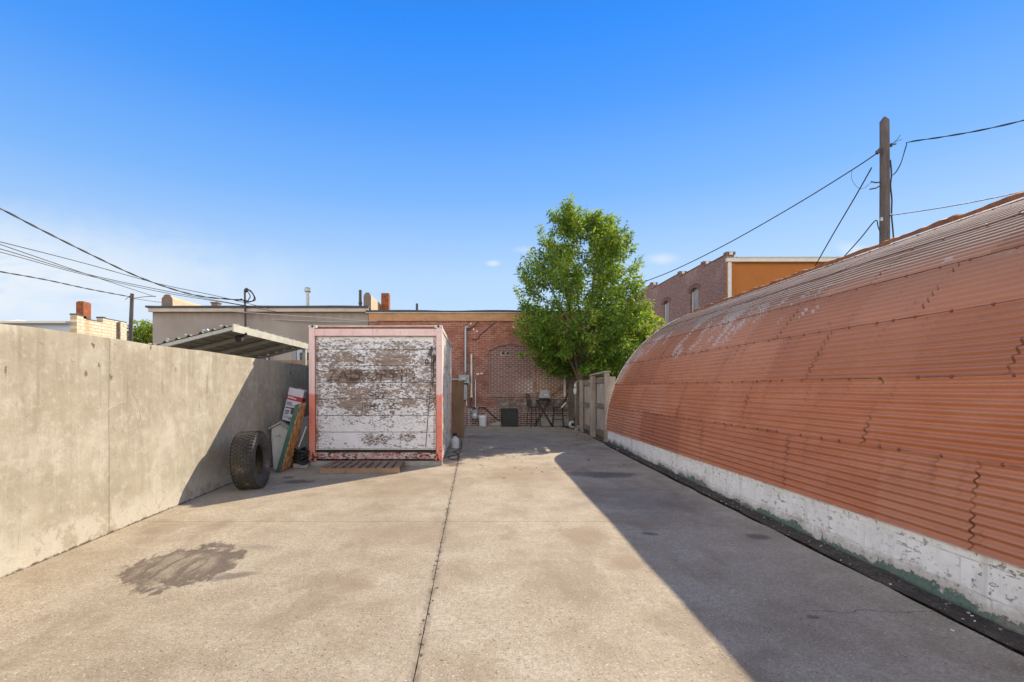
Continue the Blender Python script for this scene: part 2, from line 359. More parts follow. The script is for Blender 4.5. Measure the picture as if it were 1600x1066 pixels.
def f_skin(n):
    uv = n.coord('UV'); u, v, _ = n.sep(uv)           # u metres along the hut, v metres of arc from the foot
    big = n.noise(uv, 0.8, 5, 0.6); mid = n.noise(n.map(uv, scale=(0.7, 2.2, 1)), 2.5, 6, 0.65); fine = n.noise(uv, 60, 4, 0.7)
    c = n.ramp(n.m('ADD', n.m('MULTIPLY', big, 0.5), n.m('MULTIPLY', mid, 0.5)), [(0.34, (0.40, 0.140, 0.062)), (0.5, (0.46, 0.172, 0.082)), (0.66, (0.50, 0.215, 0.118))])
    c = n.mix(n.rng(v, 0.9, 1.9, 0, 0.45), c, (0.42, 0.23, 0.165)); c = n.mix(n.rng(v, 1.7, 2.9, 0, 0.85), c, (0.235, 0.138, 0.112))          # chalky, faded towards the crown
    # individual sheets faded differently
    row = n.m('FLOOR', n.m('DIVIDE', v, 0.61)); colm = n.m('FLOOR', n.m('ADD', n.m('DIVIDE', u, 1.95), n.m('MULTIPLY', row, 0.5)))
    wn_ = n.new('ShaderNodeTexWhiteNoise', noise_dimensions='2D'); n.put(wn_.inputs['Vector'], n.comb(row, colm))
    c = n.mix(n.m('MULTIPLY', n.rng(wn_.outputs['Value'], 0.45, 1.0), 0.55), c, (0.31, 0.115, 0.062)); c = n.mix(n.m('MULTIPLY', n.rng(wn_.outputs['Value'], 0.4, 0.0), 0.40), c, (0.50, 0.255, 0.175))
    c = n.mix(n.m('MULTIPLY', n.m('MULTIPLY', n.rng(n.noise(n.map(uv, scale=(6, 0.5, 1), loc=(1, 6, 0)), 1.4, 6, 0.66), 0.54, 0.68), n.rng(n.m('FRACT', n.m('DIVIDE', v, 0.61)), 0.2, 0.95)), 0.5), c, (0.23, 0.085, 0.042))      # rust washed down from each lap
    # paint flaked to bare grey zinc: ragged runs down the slope
    run = n.noise(n.map(uv, scale=(4.5, 1.3, 1)), 1.0, 7, 0.68, 0.6); run2 = n.noise(n.map(uv, scale=(12, 3, 1), loc=(3, 8, 0)), 1.0, 6, 0.7)
    win = n.m('MULTIPLY', n.m('MULTIPLY', n.rng(v, 1.35, 2.1), n.rng(v, 4.2, 3.2, 0.35, 1)), n.m('MULTIPLY', n.rng(u, 4.0, 7.8, 0.28, 1.1), n.rng(n.noise(uv, 0.7, 3), 0.38, 0.55, 0.45, 1)))
    pk = n.m('MULTIPLY', n.m('ADD', n.m('MULTIPLY', run, 0.62), n.m('MULTIPLY', run2, 0.38)), n.m('ADD', n.m('MULTIPLY', win, 0.30), 0.78))
    peel = n.rng(pk, 0.552, 0.580)
    e0 = n.m('MULTIPLY', n.m('MULTIPLY', n.rng(u, 11.75, 12.1), n.m('MULTIPLY', n.rng(v, 1.2, 1.35), n.rng(v, 2.3, 2.0))), n.rng(run2, 0.42, 0.52))
    seam = n.m('MULTIPLY', n.rng(n.m('ABSOLUTE', n.m('SUBTRACT', v, 2.40)), 0.035, 0.015), n.m('MULTIPLY', n.rng(u, 4.2, 3.4), n.rng(n.noise(n.map(uv, scale=(3, 30, 1)), 1, 4, 0.6), 0.48, 0.55)))
    patch = n.mx(n.blob(uv, 9.3, 2.95, 0.55, 0.20, 0.2, run2, 1.0, 0.3), n.blob(uv, 7.9, 2.75, 0.16, 0.14, 0.2, run2, 0.9, 0.3), n.blob(uv, 4.3, 2.55, 0.05, 0.05, 0, run2, 0.8, 0.3), n.blob(uv, 5.0, 3.45, 0.10, 0.12, 0, run2, 0.8, 0.3))
    peel = n.mx(peel, e0, seam, patch)
    c = n.mix(n.m('MULTIPLY', peel, 0.8), c, (0.43, 0.41, 0.41))
    grn = n.m('MULTIPLY', n.m('MULTIPLY', n.rng(u, 8.3, 8.5), n.rng(u, 10.7, 10.5)), n.m('MULTIPLY', n.rng(v, 3.36, 3.42), n.rng(v, 3.80, 3.74)))
    c = n.mix(n.m('MULTIPLY', grn, 0.75), c, (0.36, 0.44, 0.38))
    lit_crest = n.m('MULTIPLY', n.rng(n.m('COSINE', n.m('MULTIPLY', v, 2 * math.pi * 9 / 0.61)), 0.45, 0.88), n.rng(v, 2.40, 2.75))     # crests near the crown painted pale for grazing sun over worn paint
    lit_crest = n.m('MULTIPLY', lit_crest, n.rng(n.noise(n.map(uv, scale=(0.35, 15, 1)), 1.5, 5, 0.65), 0.36, 0.50, 0.15, 1.0)); lit_crest = n.m('MULTIPLY', lit_crest, n.rng(u, 10.5, 5.0, 0.35, 1.0))
    c = n.mix(n.rng(v, 2.45, 2.9, 0, 0.7), c, (0.14, 0.088, 0.070)); c = n.mix(n.m('MULTIPLY', lit_crest, 0.95), c, (0.60, 0.49, 0.40))  # darker base paints in the shade of the valleys between crests
    rust = n.m('MULTIPLY', n.rng(n.noise(n.map(uv, scale=(3, 1.2, 1)), 2.0, 7, 0.7), 0.60, 0.70), 0.5)
    c = n.mix(rust, c, (0.20, 0.075, 0.035))
    # old dirt in the laps and along the sheet ends
    fr = n.m('FRACT', n.m('DIVIDE', v, 0.61)); ln = n.rng(n.m('ABSOLUTE', n.m('SUBTRACT', fr, 0.5)), 0.488, 0.499)
    c = n.mix(n.m('MULTIPLY', ln, n.rng(n.noise(n.map(uv, scale=(1.5, 12, 1)), 1.4, 5, 0.6), 0.50, 0.60, 0.0, 0.75)), c, (0.10, 0.035, 0.022))
    odd = n.m('MULTIPLY', n.m('MODULO', row, 2.0), 0.5); su = n.m('ADD', n.m('DIVIDE', n.m('ADD', u, 8.56), 1.95), odd)
    sd = n.m('ABSOLUTE', n.m('SUBTRACT', n.m('FRACT', n.m('ADD', su, 0.5)), 0.5))
    zig = n.m('MULTIPLY', n.m('SINE', n.m('MULTIPLY', v, 93.0)), 0.0008)
    c = n.mix(n.m('MULTIPLY', n.rng(n.m('ADD', n.m('ADD', sd, zig), n.m('MULTIPLY', n.m('SUBTRACT', n.noise(uv, 9, 3), 0.5), 0.006)), 0.0042, 0.002), n.rng(n.noise(n.map(uv, scale=(0.6, 1.5, 1)), 2.6, 4, 0.6), 0.44, 0.56, 0.0, 0.72)), c, (0.06, 0.02, 0.011))
    return {'Base Color': c, 'Roughness': n.m('ADD', n.lin(mid, 0.3, 0.7, 0.45, 0.62), n.rng(v, 1.8, 2.6, 0, 0.3)), 'Normal': n.bump(n.m('ADD', n.m('MULTIPLY', fine, 0.3), mid), 0.25, 0.006), 'Specular IOR Level': 0.5}
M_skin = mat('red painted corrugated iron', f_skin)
M_rust = simple('rusty iron', (0.23, 0.085, 0.032, 1), 0.85, 0.5, 9, bump=0.5)
M_nail = simple('painted nail head', (0.17, 0.06, 0.04, 1), 0.6, 0.2, 40)
M_flash = simple('white edge flashing', (0.62, 0.58, 0.52, 1), 0.6, 0.35, 8)

def f_found(n):
    o = n.coord(); x, y, z = n.sep(o); p = n.comb(y, z)
    mid = n.noise(p, 4, 7, 0.66); fine = n.noise(p, 38, 5, 0.7); big = n.noise(p, 0.9, 5, 0.6)
    bc, bf = n.brick(n.map(p, loc=(0, 0.02, 0)), (1, 1, 1), (1, 1, 1), (0, 0, 0), 0.405, 0.203, 0.006, 0.5, 0.3)
    white = n.ramp(mid, [(0.3, (0.70, 0.68, 0.63)), (0.6, (0.86, 0.845, 0.81))])
    grey = n.ramp(fine, [(0.3, (0.16, 0.14, 0.12)), (0.7, (0.34, 0.31, 0.27))])
    sp = n.noise(n.map(p, scale=(1, 1.4, 1)), 17, 6, 0.72)
    chip = n.m('MULTIPLY', n.rng(sp, 0.575, 0.60), n.rng(n.noise(p, 2.3, 4, 0.6), 0.40, 0.55, 0.2, 1))
    c = n.mix(n.m('MULTIPLY', n.m('MULTIPLY', bf, n.rng(mid, 0.50, 0.62)), 0.35), white, (0.16, 0.15, 0.14))
    c = n.mix(n.m('MULTIPLY', chip, 0.9), c, grey); c = n.mix(n.m('MULTIPLY', n.rng(n.noise(n.map(p, scale=(0.8, 5, 1)), 4, 6, 0.7), 0.63, 0.66), 0.7), c, (0.12, 0.10, 0.085))
    # white coat gone at the foot, old green coat showing
    z = n.m('SUBTRACT', z, n.m('MULTIPLY', y, 0.0105)); zz = n.m('ADD', z, n.m('ADD', n.m('MULTIPLY', n.m('SUBTRACT', mid, 0.5), 0.30), n.m('MULTIPLY', n.m('SUBTRACT', fine, 0.5), 0.09)))
    zz = n.m('ADD', zz, n.m('MULTIPLY', n.m('SUBTRACT', big, 0.5), 0.25))
    zz = n.m('SUBTRACT', zz, n.rng(y, 6.5, 2.0, -0.012, 0.018)); lo = n.rng(zz, 0.068, 0.052)
    gm = n.rng(n.noise(p, 1.1, 4), 0.36, 0.5)
    c = n.mix(n.rng(zz, 0.17, 0.08, 0, 0.6), c, (0.42, 0.37, 0.29))
    c = n.mix(lo, c, n.mix(gm, grey, n.ramp(fine, [(0.3, (0.085, 0.135, 0.105)), (0.7, (0.16, 0.235, 0.19))])))
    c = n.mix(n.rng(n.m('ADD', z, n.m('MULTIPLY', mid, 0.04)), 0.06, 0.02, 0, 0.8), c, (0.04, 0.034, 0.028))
    c = n.mix(n.m('MULTIPLY', n.rng(n.noise(n.map(p, scale=(6, 0.8, 1)), 1, 5, 0.6), 0.55, 0.7), 0.35), c, (0.30, 0.25, 0.19))
    h = n.m('SUBTRACT', n.m('MULTIPLY', mid, 0.6), n.m('ADD', n.m('MULTIPLY', chip, 0.5), n.m('ADD', n.m('MULTIPLY', lo, 0.5), n.m('MULTIPLY', bf, 0.5))))
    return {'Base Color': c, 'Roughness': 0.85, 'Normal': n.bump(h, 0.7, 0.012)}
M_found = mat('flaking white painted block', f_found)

def f_brickmat(axis, kind):
    def f(n):
        o = n.coord(); x, y, z = n.sep(o); p = n.comb(x if axis == 'x' else y, z)
        warp = n.noise(p, 1.5, 2); big = n.noise(p, 0.45, 5, 0.6); mid = n.noise(p, 2.5, 5, 0.6); per = n.noise(n.map(p, scale=(4.6, 13.9, 1)), 1.0, 1)
        mortar = (0.30, 0.25, 0.22)
        if kind == 'yard':
            a = n.ramp(per, [(0.3, (0.22, 0.066, 0.040)), (0.5, (0.33, 0.105, 0.062)), (0.7, (0.42, 0.155, 0.095))])
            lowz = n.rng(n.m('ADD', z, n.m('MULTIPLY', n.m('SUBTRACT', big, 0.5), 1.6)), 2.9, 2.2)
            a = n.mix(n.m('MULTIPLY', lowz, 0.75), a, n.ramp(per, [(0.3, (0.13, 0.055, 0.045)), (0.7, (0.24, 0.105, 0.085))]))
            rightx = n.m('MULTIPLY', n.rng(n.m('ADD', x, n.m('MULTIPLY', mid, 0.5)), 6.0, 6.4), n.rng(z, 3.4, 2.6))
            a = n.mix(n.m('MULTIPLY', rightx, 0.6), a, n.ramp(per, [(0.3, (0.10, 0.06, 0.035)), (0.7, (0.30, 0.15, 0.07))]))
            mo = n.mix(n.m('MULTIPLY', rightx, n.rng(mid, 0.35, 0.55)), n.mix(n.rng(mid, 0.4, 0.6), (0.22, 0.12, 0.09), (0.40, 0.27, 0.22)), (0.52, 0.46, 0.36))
            mo = n.mix(n.rng(z, 1.0, 0.6), mo, (0.45, 0.42, 0.38))
            patch = n.m('MULTIPLY', n.m('MULTIPLY', n.rng(x, 4.4, 4.7), n.rng(x, 7.8, 7.5)), n.m('MULTIPLY', n.rng(n.m('ADD', z, n.m('MULTIPLY', mid, 0.25)), 0.78, 0.86), n.rng(n.m('ADD', z, n.m('MULTIPLY', mid, 0.1)), 1.22, 1.14)))
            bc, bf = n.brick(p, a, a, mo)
            cement = n.ramp(n.noise(p, 6, 6, 0.7), [(0.35, (0.09, 0.065, 0.055)), (0.5, (0.17, 0.13, 0.11)), (0.66, (0.36, 0.33, 0.29))])
            bc = n.mix(n.m('MULTIPLY', patch, 0.9), bc, cement)
        elif kind == 'infill':
            a = n.ramp(per, [(0.3, (0.15, 0.065, 0.055)), (0.7, (0.27, 0.135, 0.115))])
            pale = n.m('MULTIPLY', n.rng(n.m('ADD', x, n.m('MULTIPLY', mid, 0.8)), 5.4, 6.2), n.rng(n.m('ADD', z, n.m('MULTIPLY', mid, 0.3)), 2.15, 1.8))
            bc, bf = n.brick(p, a, n.mix(0.5, a, (0.12, 0.05, 0.045)), n.mix(n.m('ADD', n.m('MULTIPLY', pale, 0.75), 0.1), (0.30, 0.20, 0.18), (0.66, 0.60, 0.54)), ms=0.014)
        elif kind == 'corner':
            a = n.ramp(per, [(0.3, (0.12, 0.056, 0.045)), (0.5, (0.20, 0.10, 0.082)), (0.7, (0.30, 0.17, 0.145))])
            bc, bf = n.brick(p, a, n.mix(0.4, a, (0.12, 0.06, 0.05)), (0.27, 0.20, 0.175))
            bc = n.mix(n.m('MULTIPLY', n.rng(big, 0.52, 0.66), 0.4), bc, (0.34, 0.24, 0.215))
        else: # painted block
            a = n.ramp(per, [(0.3, (0.52, 0.46, 0.33)), (0.7, (0.70, 0.66, 0.56))])
            bc, bf = n.brick(p, a, a, (0.50, 0.36, 0.20), 0.42, 0.15, 0.016)
            st = n.rng(n.m('ABSOLUTE', n.m('SUBTRACT', y, 0.62)), 0.22, 0.08)
            bc = n.mix(n.m('MULTIPLY', n.mx(n.m('MULTIPLY', st, 0.8), n.rng(mid, 0.58, 0.7)), 0.55), bc, (0.46, 0.24, 0.10))
        bc = n.mix(n.m('MULTIPLY', n.rng(mid, 0.40, 0.28), 0.4), bc, (0.10, 0.06, 0.05))
        return {'Base Color': bc, 'Roughness': 0.9, 'Normal': n.bump(n.m('SUBTRACT', n.m('MULTIPLY', mid, 0.3), bf), 0.6, 0.01)}
    return mat('brickwork ' + kind, f)
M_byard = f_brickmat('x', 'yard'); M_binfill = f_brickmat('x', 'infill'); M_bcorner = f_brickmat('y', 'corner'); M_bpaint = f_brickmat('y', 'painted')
M_mortar = simple('smeared mortar', (0.33, 0.25, 0.22, 1), 0.95, 0.4, 9)
M_vouss = simple('arch brick', (0.30, 0.145, 0.11, 1), 0.9, 0.5, 5)
M_archdk = simple('dark arch brick', (0.17, 0.095, 0.08, 1), 0.9, 0.5, 5)
M_sillbrick = simple('sill brick', (0.28, 0.20, 0.17, 1), 0.9, 0.6, 7)
M_chim = simple('orange chimney brick', (0.27, 0.082, 0.034, 1), 0.9, 0.7, 5, bump=0.5)

def f_stucco(n):
    o = n.coord(); x, y, z = n.sep(o); p = n.comb(x, z)
    big = n.noise(p, 0.5, 5, 0.6); fine = n.noise(o, 60, 4, 0.7); st = n.noise(n.map(p, scale=(5, 0.5, 1)), 1, 5, 0.6)
    c = n.ramp(big, [(0.35, (0.28, 0.235, 0.20)), (0.62, (0.36, 0.31, 0.272))])
    c = n.mix(n.m('MULTIPLY', n.rng(n.m('ADD', z, n.m('MULTIPLY', st, 0.5)), 4.15, 4.5), 0.6), c, (0.17, 0.105, 0.06))
    c = n.mix(n.rng(n.m('MODULO', n.m('ADD', x, 0.02), 1.95), 0.03, 0.005, 0, 0.25), c, (0.18, 0.14, 0.12))
    return {'Base Color': c, 'Roughness': 0.95, 'Normal': n.bump(fine, 0.4, 0.01)}
M_stucco = mat('beige grey stucco', f_stucco)
M_orange = simple('ochre stucco', (0.37, 0.13, 0.028, 1), 0.95, 0.14, 1.2, bump=0.2)
M_cream = simple('cream trim', (0.60, 0.56, 0.47, 1), 0.6, 0.12, 3)
M_whitetrim = simple('white trim', (0.58, 0.57, 0.54, 1), 0.6, 0.18, 4)
M_fasciaw = simple('aged white fascia', (0.52, 0.44, 0.37, 1), 0.7, 0.25, 3)
M_ply = simple('orange plywood fascia', (0.47, 0.25, 0.125, 1), 0.8, 0.35, 1.6, stretch=(1, 1, 3))
M_roofdk = simple('dark roofing felt', (0.07, 0.075, 0.08, 1), 0.85, 0.3, 4)
M_parapet = simple('buff parapet plaster', (0.50, 0.39, 0.27, 1), 0.9, 0.2, 2.5)
M_coping = simple('brown coping', (0.20, 0.14, 0.11, 1), 0.8, 0.3, 6)
M_galv = simple('galvanised metal', (0.36, 0.38, 0.40, 1), 0.45, 0.25, 8, metal=0.6)
M_dkmetal = simple('dark painted metal', (0.045, 0.045, 0.05, 1), 0.5, 0.3, 8)
M_black = simple('black finish', (0.012, 0.012, 0.013, 1), 0.55, 0.4, 12)
M_cable = simple('black cable', (0.02, 0.02, 0.022, 1), 0.6, 0.2, 10)
M_palewire = simple('pale cable', (0.50, 0.45, 0.38, 1), 0.7, 0.2, 10)
M_greymetal = simple('grey painted steel', (0.27, 0.28, 0.29, 1), 0.5, 0.2, 7)
M_glass = mat('dark window glass', lambda n: {'Base Color': (0.015, 0.018, 0.022, 1), 'Roughness': 0.08, 'Specular IOR Level': 0.6})
M_blind = simple('grey boarded window', (0.24, 0.24, 0.26, 1), 0.5, 0.4, 2.5, stretch=(1, 1, 0.6))
M_whiteplast = simple('white plastic', (0.62, 0.64, 0.66, 1), 0.4, 0.12, 5)
M_lightgrey = simple('light grey wall paint', (0.42, 0.46, 0.53, 1), 0.8, 0.08, 1.5)
M_carroof = simple('carport sheet metal', (0.25, 0.25, 0.21, 1), 0.6, 0.35, 3, stretch=(4, 0.5, 1))
M_carframe = simple('pale carport steel', (0.42, 0.42, 0.37, 1), 0.5, 0.2, 5)

def wood(name, lo, hi, axis=(1, 1, 0.12), scale=14, rough=0.85):
    def f(n):
        o = n.coord(); oi = n.new('ShaderNodeObjectInfo').outputs['Random']
        q = n.map(o, scale=axis); g = n.noise(q, scale, 6, 0.65, 0.6); b = n.noise(o, 1.8, 5, 0.6)
        c = n.ramp(n.m('ADD', n.m('MULTIPLY', g, 0.6), n.m('MULTIPLY', b, 0.4)), [(0.33, lo), (0.66, hi)])
        return {'Base Color': c, 'Roughness': rough, 'Normal': n.bump(g, 0.45, 0.006)}
    return mat(name, f)
M_fence = wood('weathered fence board', (0.20, 0.165, 0.135), (0.46, 0.395, 0.33))
M_rail = wood('weathered rail', (0.09, 0.072, 0.058), (0.25, 0.205, 0.165), (1, 0.12, 1))
M_pallet = wood('pallet slat', (0.13, 0.085, 0.06), (0.30, 0.21, 0.155), (1, 0.12, 1))
M_palletf = wood('pallet front board', (0.24, 0.13, 0.065), (0.42, 0.30, 0.20), (0.12, 1, 1))
M_pole = wood('utility pole timber', (0.055, 0.044, 0.042), (0.13, 0.108, 0.102), (1, 1, 0.08), 22)
M_locker = wood('brown plywood', (0.15, 0.085, 0.045), (0.30, 0.19, 0.11), (1, 1, 0.1), 9)
M_bark = simple('bark', (0.12, 0.09, 0.066, 1), 0.95, 0.45, 14, bump=0.9, stretch=(1, 1, 0.3))

def f_osb(n):
    o = n.coord(); v = n.voro(n.map(o, scale=(1, 1, 0.55)), 24, out='Color'); r = n.sep(v)[0]; b = n.noise(o, 3, 5, 0.6)
    c = n.ramp(n.m('ADD', n.m('MULTIPLY', r, 0.6), n.m('MULTIPLY', b, 0.4)), [(0.25, (0.20, 0.085, 0.026)), (0.5, (0.37, 0.17, 0.055)), (0.75, (0.52, 0.29, 0.12))])
    return {'Base Color': c, 'Roughness': 0.8, 'Normal': n.bump(r, 0.3, 0.004)}
M_osb = mat('oriented strand board', f_osb)
M_green = simple('green paint', (0.022, 0.11, 0.085, 1), 0.6, 0.35, 8, c2=(0.06, 0.17, 0.135))
M_panel = simple('worn white panel', (0.50, 0.48, 0.46, 1), 0.8, 0.22, 6, stretch=(1, 1, 0.4))
M_cardw = simple('white printed card', (0.62, 0.59, 0.63, 1), 0.6, 0.06, 4)
M_cardr = simple('red print', (0.42, 0.02, 0.035, 1), 0.5, 0.15, 6)
M_ink = simple('blue grey print', (0.10, 0.11, 0.22, 1), 0.6, 0.3, 30)
M_inkbr = simple('brown print', (0.11, 0.055, 0.05, 1), 0.6, 0.4, 20)
M_block = simple('grey cement block', (0.32, 0.31, 0.29, 1), 0.95, 0.3, 10, bump=0.5)

def f_rubber(n):
    o = n.coord(); x, y, z = n.sep(o); b = n.noise(o, 5, 6, 0.65); f = n.noise(o, 45, 4, 0.7)
    mud = n.m('MULTIPLY', n.rng(n.m('ADD', b, n.m('MULTIPLY', f, 0.3)), 0.68, 0.86), n.m('MULTIPLY', n.rng(z, 0.50, 0.22), n.rng(x, 0.17, 0.10)))
    c = n.ramp(b, [(0.35, (0.032, 0.030, 0.028)), (0.65, (0.075, 0.070, 0.064))])
    c = n.mix(n.rng(x, 0.10, 0.0, 0, 0.3), c, (0.10, 0.085, 0.062))
    c = n.mix(mud, c, (0.27, 0.19, 0.10))
    return {'Base Color': c, 'Roughness': 0.8, 'Normal': n.bump(f, 0.4, 0.006)}
M_rubber = mat('dusty rubber', f_rubber)

def f_door(n):
    o = n.coord(); x, y, z = n.sep(o); p = n.comb(x, z)       # x across the front, z up, in metres from the container's foot
    board = n.m('FLOOR', n.m('DIVIDE', n.m('SUBTRACT', z, 0.21), 0.303)); z = n.m('SUBTRACT', z, 0.12); p = n.comb(x, z)
    p2 = n.comb(x, z, n.m('MULTIPLY', board, 3.7))
    grain = n.noise(n.map(p2, scale=(1, 9, 1)), 4.5, 6, 0.65)
    wn_ = n.noise(n.map(p2, scale=(4.5, 9.5, 1)), 1.8, 8, 0.74, 0.5)
    fl = n.noise(n.map(p2, scale=(11, 22, 1)), 1.9, 5, 0.72)
    zone = n.noise(n.map(p, scale=(1.3, 1.0, 1), loc=(0.7, 0.2, 0)), 1.1, 3, 0.5)
    wob = n.noise(p, 4.2, 6, 0.65)
    bare = n.mx(n.m('MULTIPLY', n.blob(p, -0.52, 1.42, 0.50, 0.15, 0.0, wob, 0.7, 0.5), 1.0), n.blob(p, 0.26, 1.45, 0.42, 0.14, 0.0, wob, 0.7, 0.5), n.m('MULTIPLY', n.blob(p, -0.62, 1.75, 0.42, 0.14, 0, wob, 0.9, 0.6), 0.85),
                n.m('MULTIPLY', n.blob(p, 0.25, 1.72, 0.55, 0.12, 0, wob, 0.9, 0.6), 0.8), n.m('MULTIPLY', n.blob(p, -0.42, 0.90, 0.32, 0.16, 0.3, wob, 0.9, 0.6), 0.75), n.m('MULTIPLY', n.blob(p, 0.52, 0.95, 0.26, 0.09, 0, wob, 0.9, 0.6), 0.75),
                n.m('MULTIPLY', n.blob(p, -0.02, 0.26, 0.30, 0.12, 0, wob, 0.9, 0.5), 0.95), n.m('MULTIPLY', n.blob(p, 0.56, 0.31, 0.18, 0.10, 0.2, wob, 0.9, 0.5), 0.9), n.m('MULTIPLY', n.blob(p, -0.1, 1.12, 0.75, 0.12, 0, wob, 0.9, 0.7), 0.62))
    keep = n.mx(n.m('MULTIPLY', n.blob(p, -0.55, 0.35, 0.40, 0.20, 0, wob, 0.35, 0.4), 1.0), n.m('MULTIPLY', n.rng(z, 2.02, 2.12), 0.8), n.m('MULTIPLY', n.rng(z, 0.95, 0.5), 0.55))
    k = n.m('ADD', n.m('ADD', n.m('MULTIPLY', wn_, 0.52), n.m('MULTIPLY', fl, 0.48)), n.m('ADD', n.m('MULTIPLY', bare, 0.075), n.m('MULTIPLY', keep, -0.085)))
    k = n.m('ADD', k, n.m('MULTIPLY', n.m('SUBTRACT', zone, 0.5), 0.16))
    peel = n.rng(k, 0.498, 0.516)
    wood_ = n.ramp(grain, [(0.3, (0.14, 0.098, 0.074)), (0.5, (0.26, 0.198, 0.160)), (0.7, (0.36, 0.30, 0.255))])
    deep = n.mx(n.blob(p, -0.40, 1.41, 0.34, 0.13, 0, wob, 0.6, 0.6), n.blob(p, 0.22, 1.45, 0.30, 0.11, 0, wob, 0.6, 0.6), n.blob(p, -0.28, 1.62, 0.10, 0.34, 0.0, wob, 0.6, 0.8), n.m('MULTIPLY', n.blob(p, 0.08, 0.28, 0.09, 0.12, 0, wob, 0.6, 0.6), 0.9))
    wood_ = n.mix(n.m('MULTIPLY', n.m('MULTIPLY', deep, n.rng(n.noise(n.map(p, scale=(6, 18, 1)), 1, 5, 0.7), 0.38, 0.56)), 0.85), wood_, (0.055, 0.030, 0.021))
    wh = n.ramp(n.noise(p, 2.2, 5, 0.6), [(0.3, (0.62, 0.62, 0.64)), (0.7, (0.78, 0.78, 0.80))])
    wh = n.mix(n.m('MULTIPLY', n.rng(z, 2.08, 2.16), n.rng(n.noise(p, 3, 4), 0.4, 0.55, 0.3, 0.8)), wh, (0.46, 0.39, 0.29))
    edge = n.m('MULTIPLY', n.rng(k, 0.475, 0.495), n.rng(k, 0.53, 0.51))
    c = n.mix(peel, wh, wood_); c = n.mix(n.m('MULTIPLY', edge, 0.35), c, (0.09, 0.07, 0.06))
    h = n.m('SUBTRACT', n.m('MULTIPLY', grain, 0.25), peel)
    return {'Base Color': c, 'Roughness': n.lin(peel, 0, 1, 0.55, 0.9), 'Normal': n.bump(h, 0.6, 0.004)}
M_door = mat('peeling white paint on boards', f_door)

def f_side(n):
    o = n.coord(); x, y, z = n.sep(o); p = n.comb(y, z)
    a = n.noise(n.map(p, scale=(1.2, 2.5, 1)), 2.8, 8, 0.7, 0.5); st = n.noise(n.map(p, scale=(7, 0.5, 1)), 1.2, 6, 0.65)
    k = n.m('ADD', n.m('MULTIPLY', a, 0.5), n.m('MULTIPLY', st, 0.5))
    c = n.mix(n.rng(k, 0.50, 0.56), n.ramp(a, [(0.3, (0.50, 0.49, 0.45)), (0.7, (0.66, 0.65, 0.61))]), n.ramp(st, [(0.35, (0.13, 0.125, 0.125)), (0.65, (0.27, 0.25, 0.23))]))
    return {'Base Color': c, 'Roughness': 0.75, 'Normal': n.bump(k, 0.4, 0.006)}
M_side = mat('peeling white side', f_side)

def f_frame(n):
    o = n.coord(); x, y, z = n.sep(o); a = n.noise(o, 2.4, 6, 0.65); f = n.noise(n.map(o, scale=(4, 4, 2)), 5, 6, 0.7)
    pink = n.ramp(a, [(0.3, (0.72, 0.46, 0.43)), (0.7, (0.78, 0.62, 0.60))]); red = n.ramp(a, [(0.3, (0.68, 0.17, 0.115)), (0.7, (0.72, 0.26, 0.19))])
    c = n.mix(n.rng(n.m('ADD', z, n.m('MULTIPLY', n.m('SUBTRACT', a, 0.5), 0.16)), 1.24, 1.19), pink, red)
    band = n.m('MULTIPLY', n.m('MULTIPLY', n.rng(z, 0.86, 0.90), n.rng(z, 1.06, 1.02)), n.rng(x, 0, 0.1))
    c = n.mix(n.m('MULTIPLY', band, 0.45), c, (0.56, 0.30, 0.26))
    c = n.mix(n.m('MULTIPLY', n.rng(f, 0.60, 0.66), 0.6), c, (0.58, 0.50, 0.47))
    rst = n.rng(n.m('ADD', f, n.m('MULTIPLY', n.rng(z, 0.26, 0.10), 0.10)), 0.60, 0.66)
    c = n.mix(n.m('MULTIPLY', rst, n.rng(z, 0.32, 0.18)), c, (0.085, 0.03, 0.017))
    g2 = n.noise(n.map(o, scale=(3, 3, 1.2), loc=(3, 1, 7)), 9, 6, 0.72); c = n.mix(n.m('MULTIPLY', n.rng(g2, 0.61, 0.66), 0.75), c, (0.22, 0.10, 0.07)); c = n.mix(n.m('MULTIPLY', n.rng(n.noise(n.map(o, scale=(9, 9, 0.6)), 1.5, 5, 0.6), 0.54, 0.68), 0.35), c, (0.40, 0.24, 0.20))
    return {'Base Color': c, 'Roughness': 0.6, 'Normal': n.bump(f, 0.3, 0.005)}
M_frame = mat('faded red and pink frame paint', f_frame)

def f_sillr(n):
    o = n.coord(); x, y, z = n.sep(o); f = n.noise(n.map(o, scale=(1.6, 1, 3)), 4, 7, 0.7); g = n.noise(n.map(o, scale=(3, 1, 5)), 5, 5, 0.7); mid = n.noise(o, 1.1, 3)
    c = n.mix(n.rng(f, 0.44, 0.52), n.ramp(g, [(0.3, (0.50, 0.16, 0.135)), (0.7, (0.52, 0.28, 0.25))]), (0.56, 0.48, 0.45))
    c = n.mix(n.rng(n.m('ADD', g, n.m('MULTIPLY', mid, 0.5)), 0.74, 0.80), c, (0.075, 0.026, 0.014))
    c = n.mix(n.m('MULTIPLY', n.rng(f, 0.62, 0.66), n.rng(x, -0.4, 0.1)), c, (0.42, 0.20, 0.10))
    return {'Base Color': c, 'Roughness': 0.75, 'Normal': n.bump(f, 0.5, 0.008)}
M_sillr = mat('rusting red sill', f_sillr)

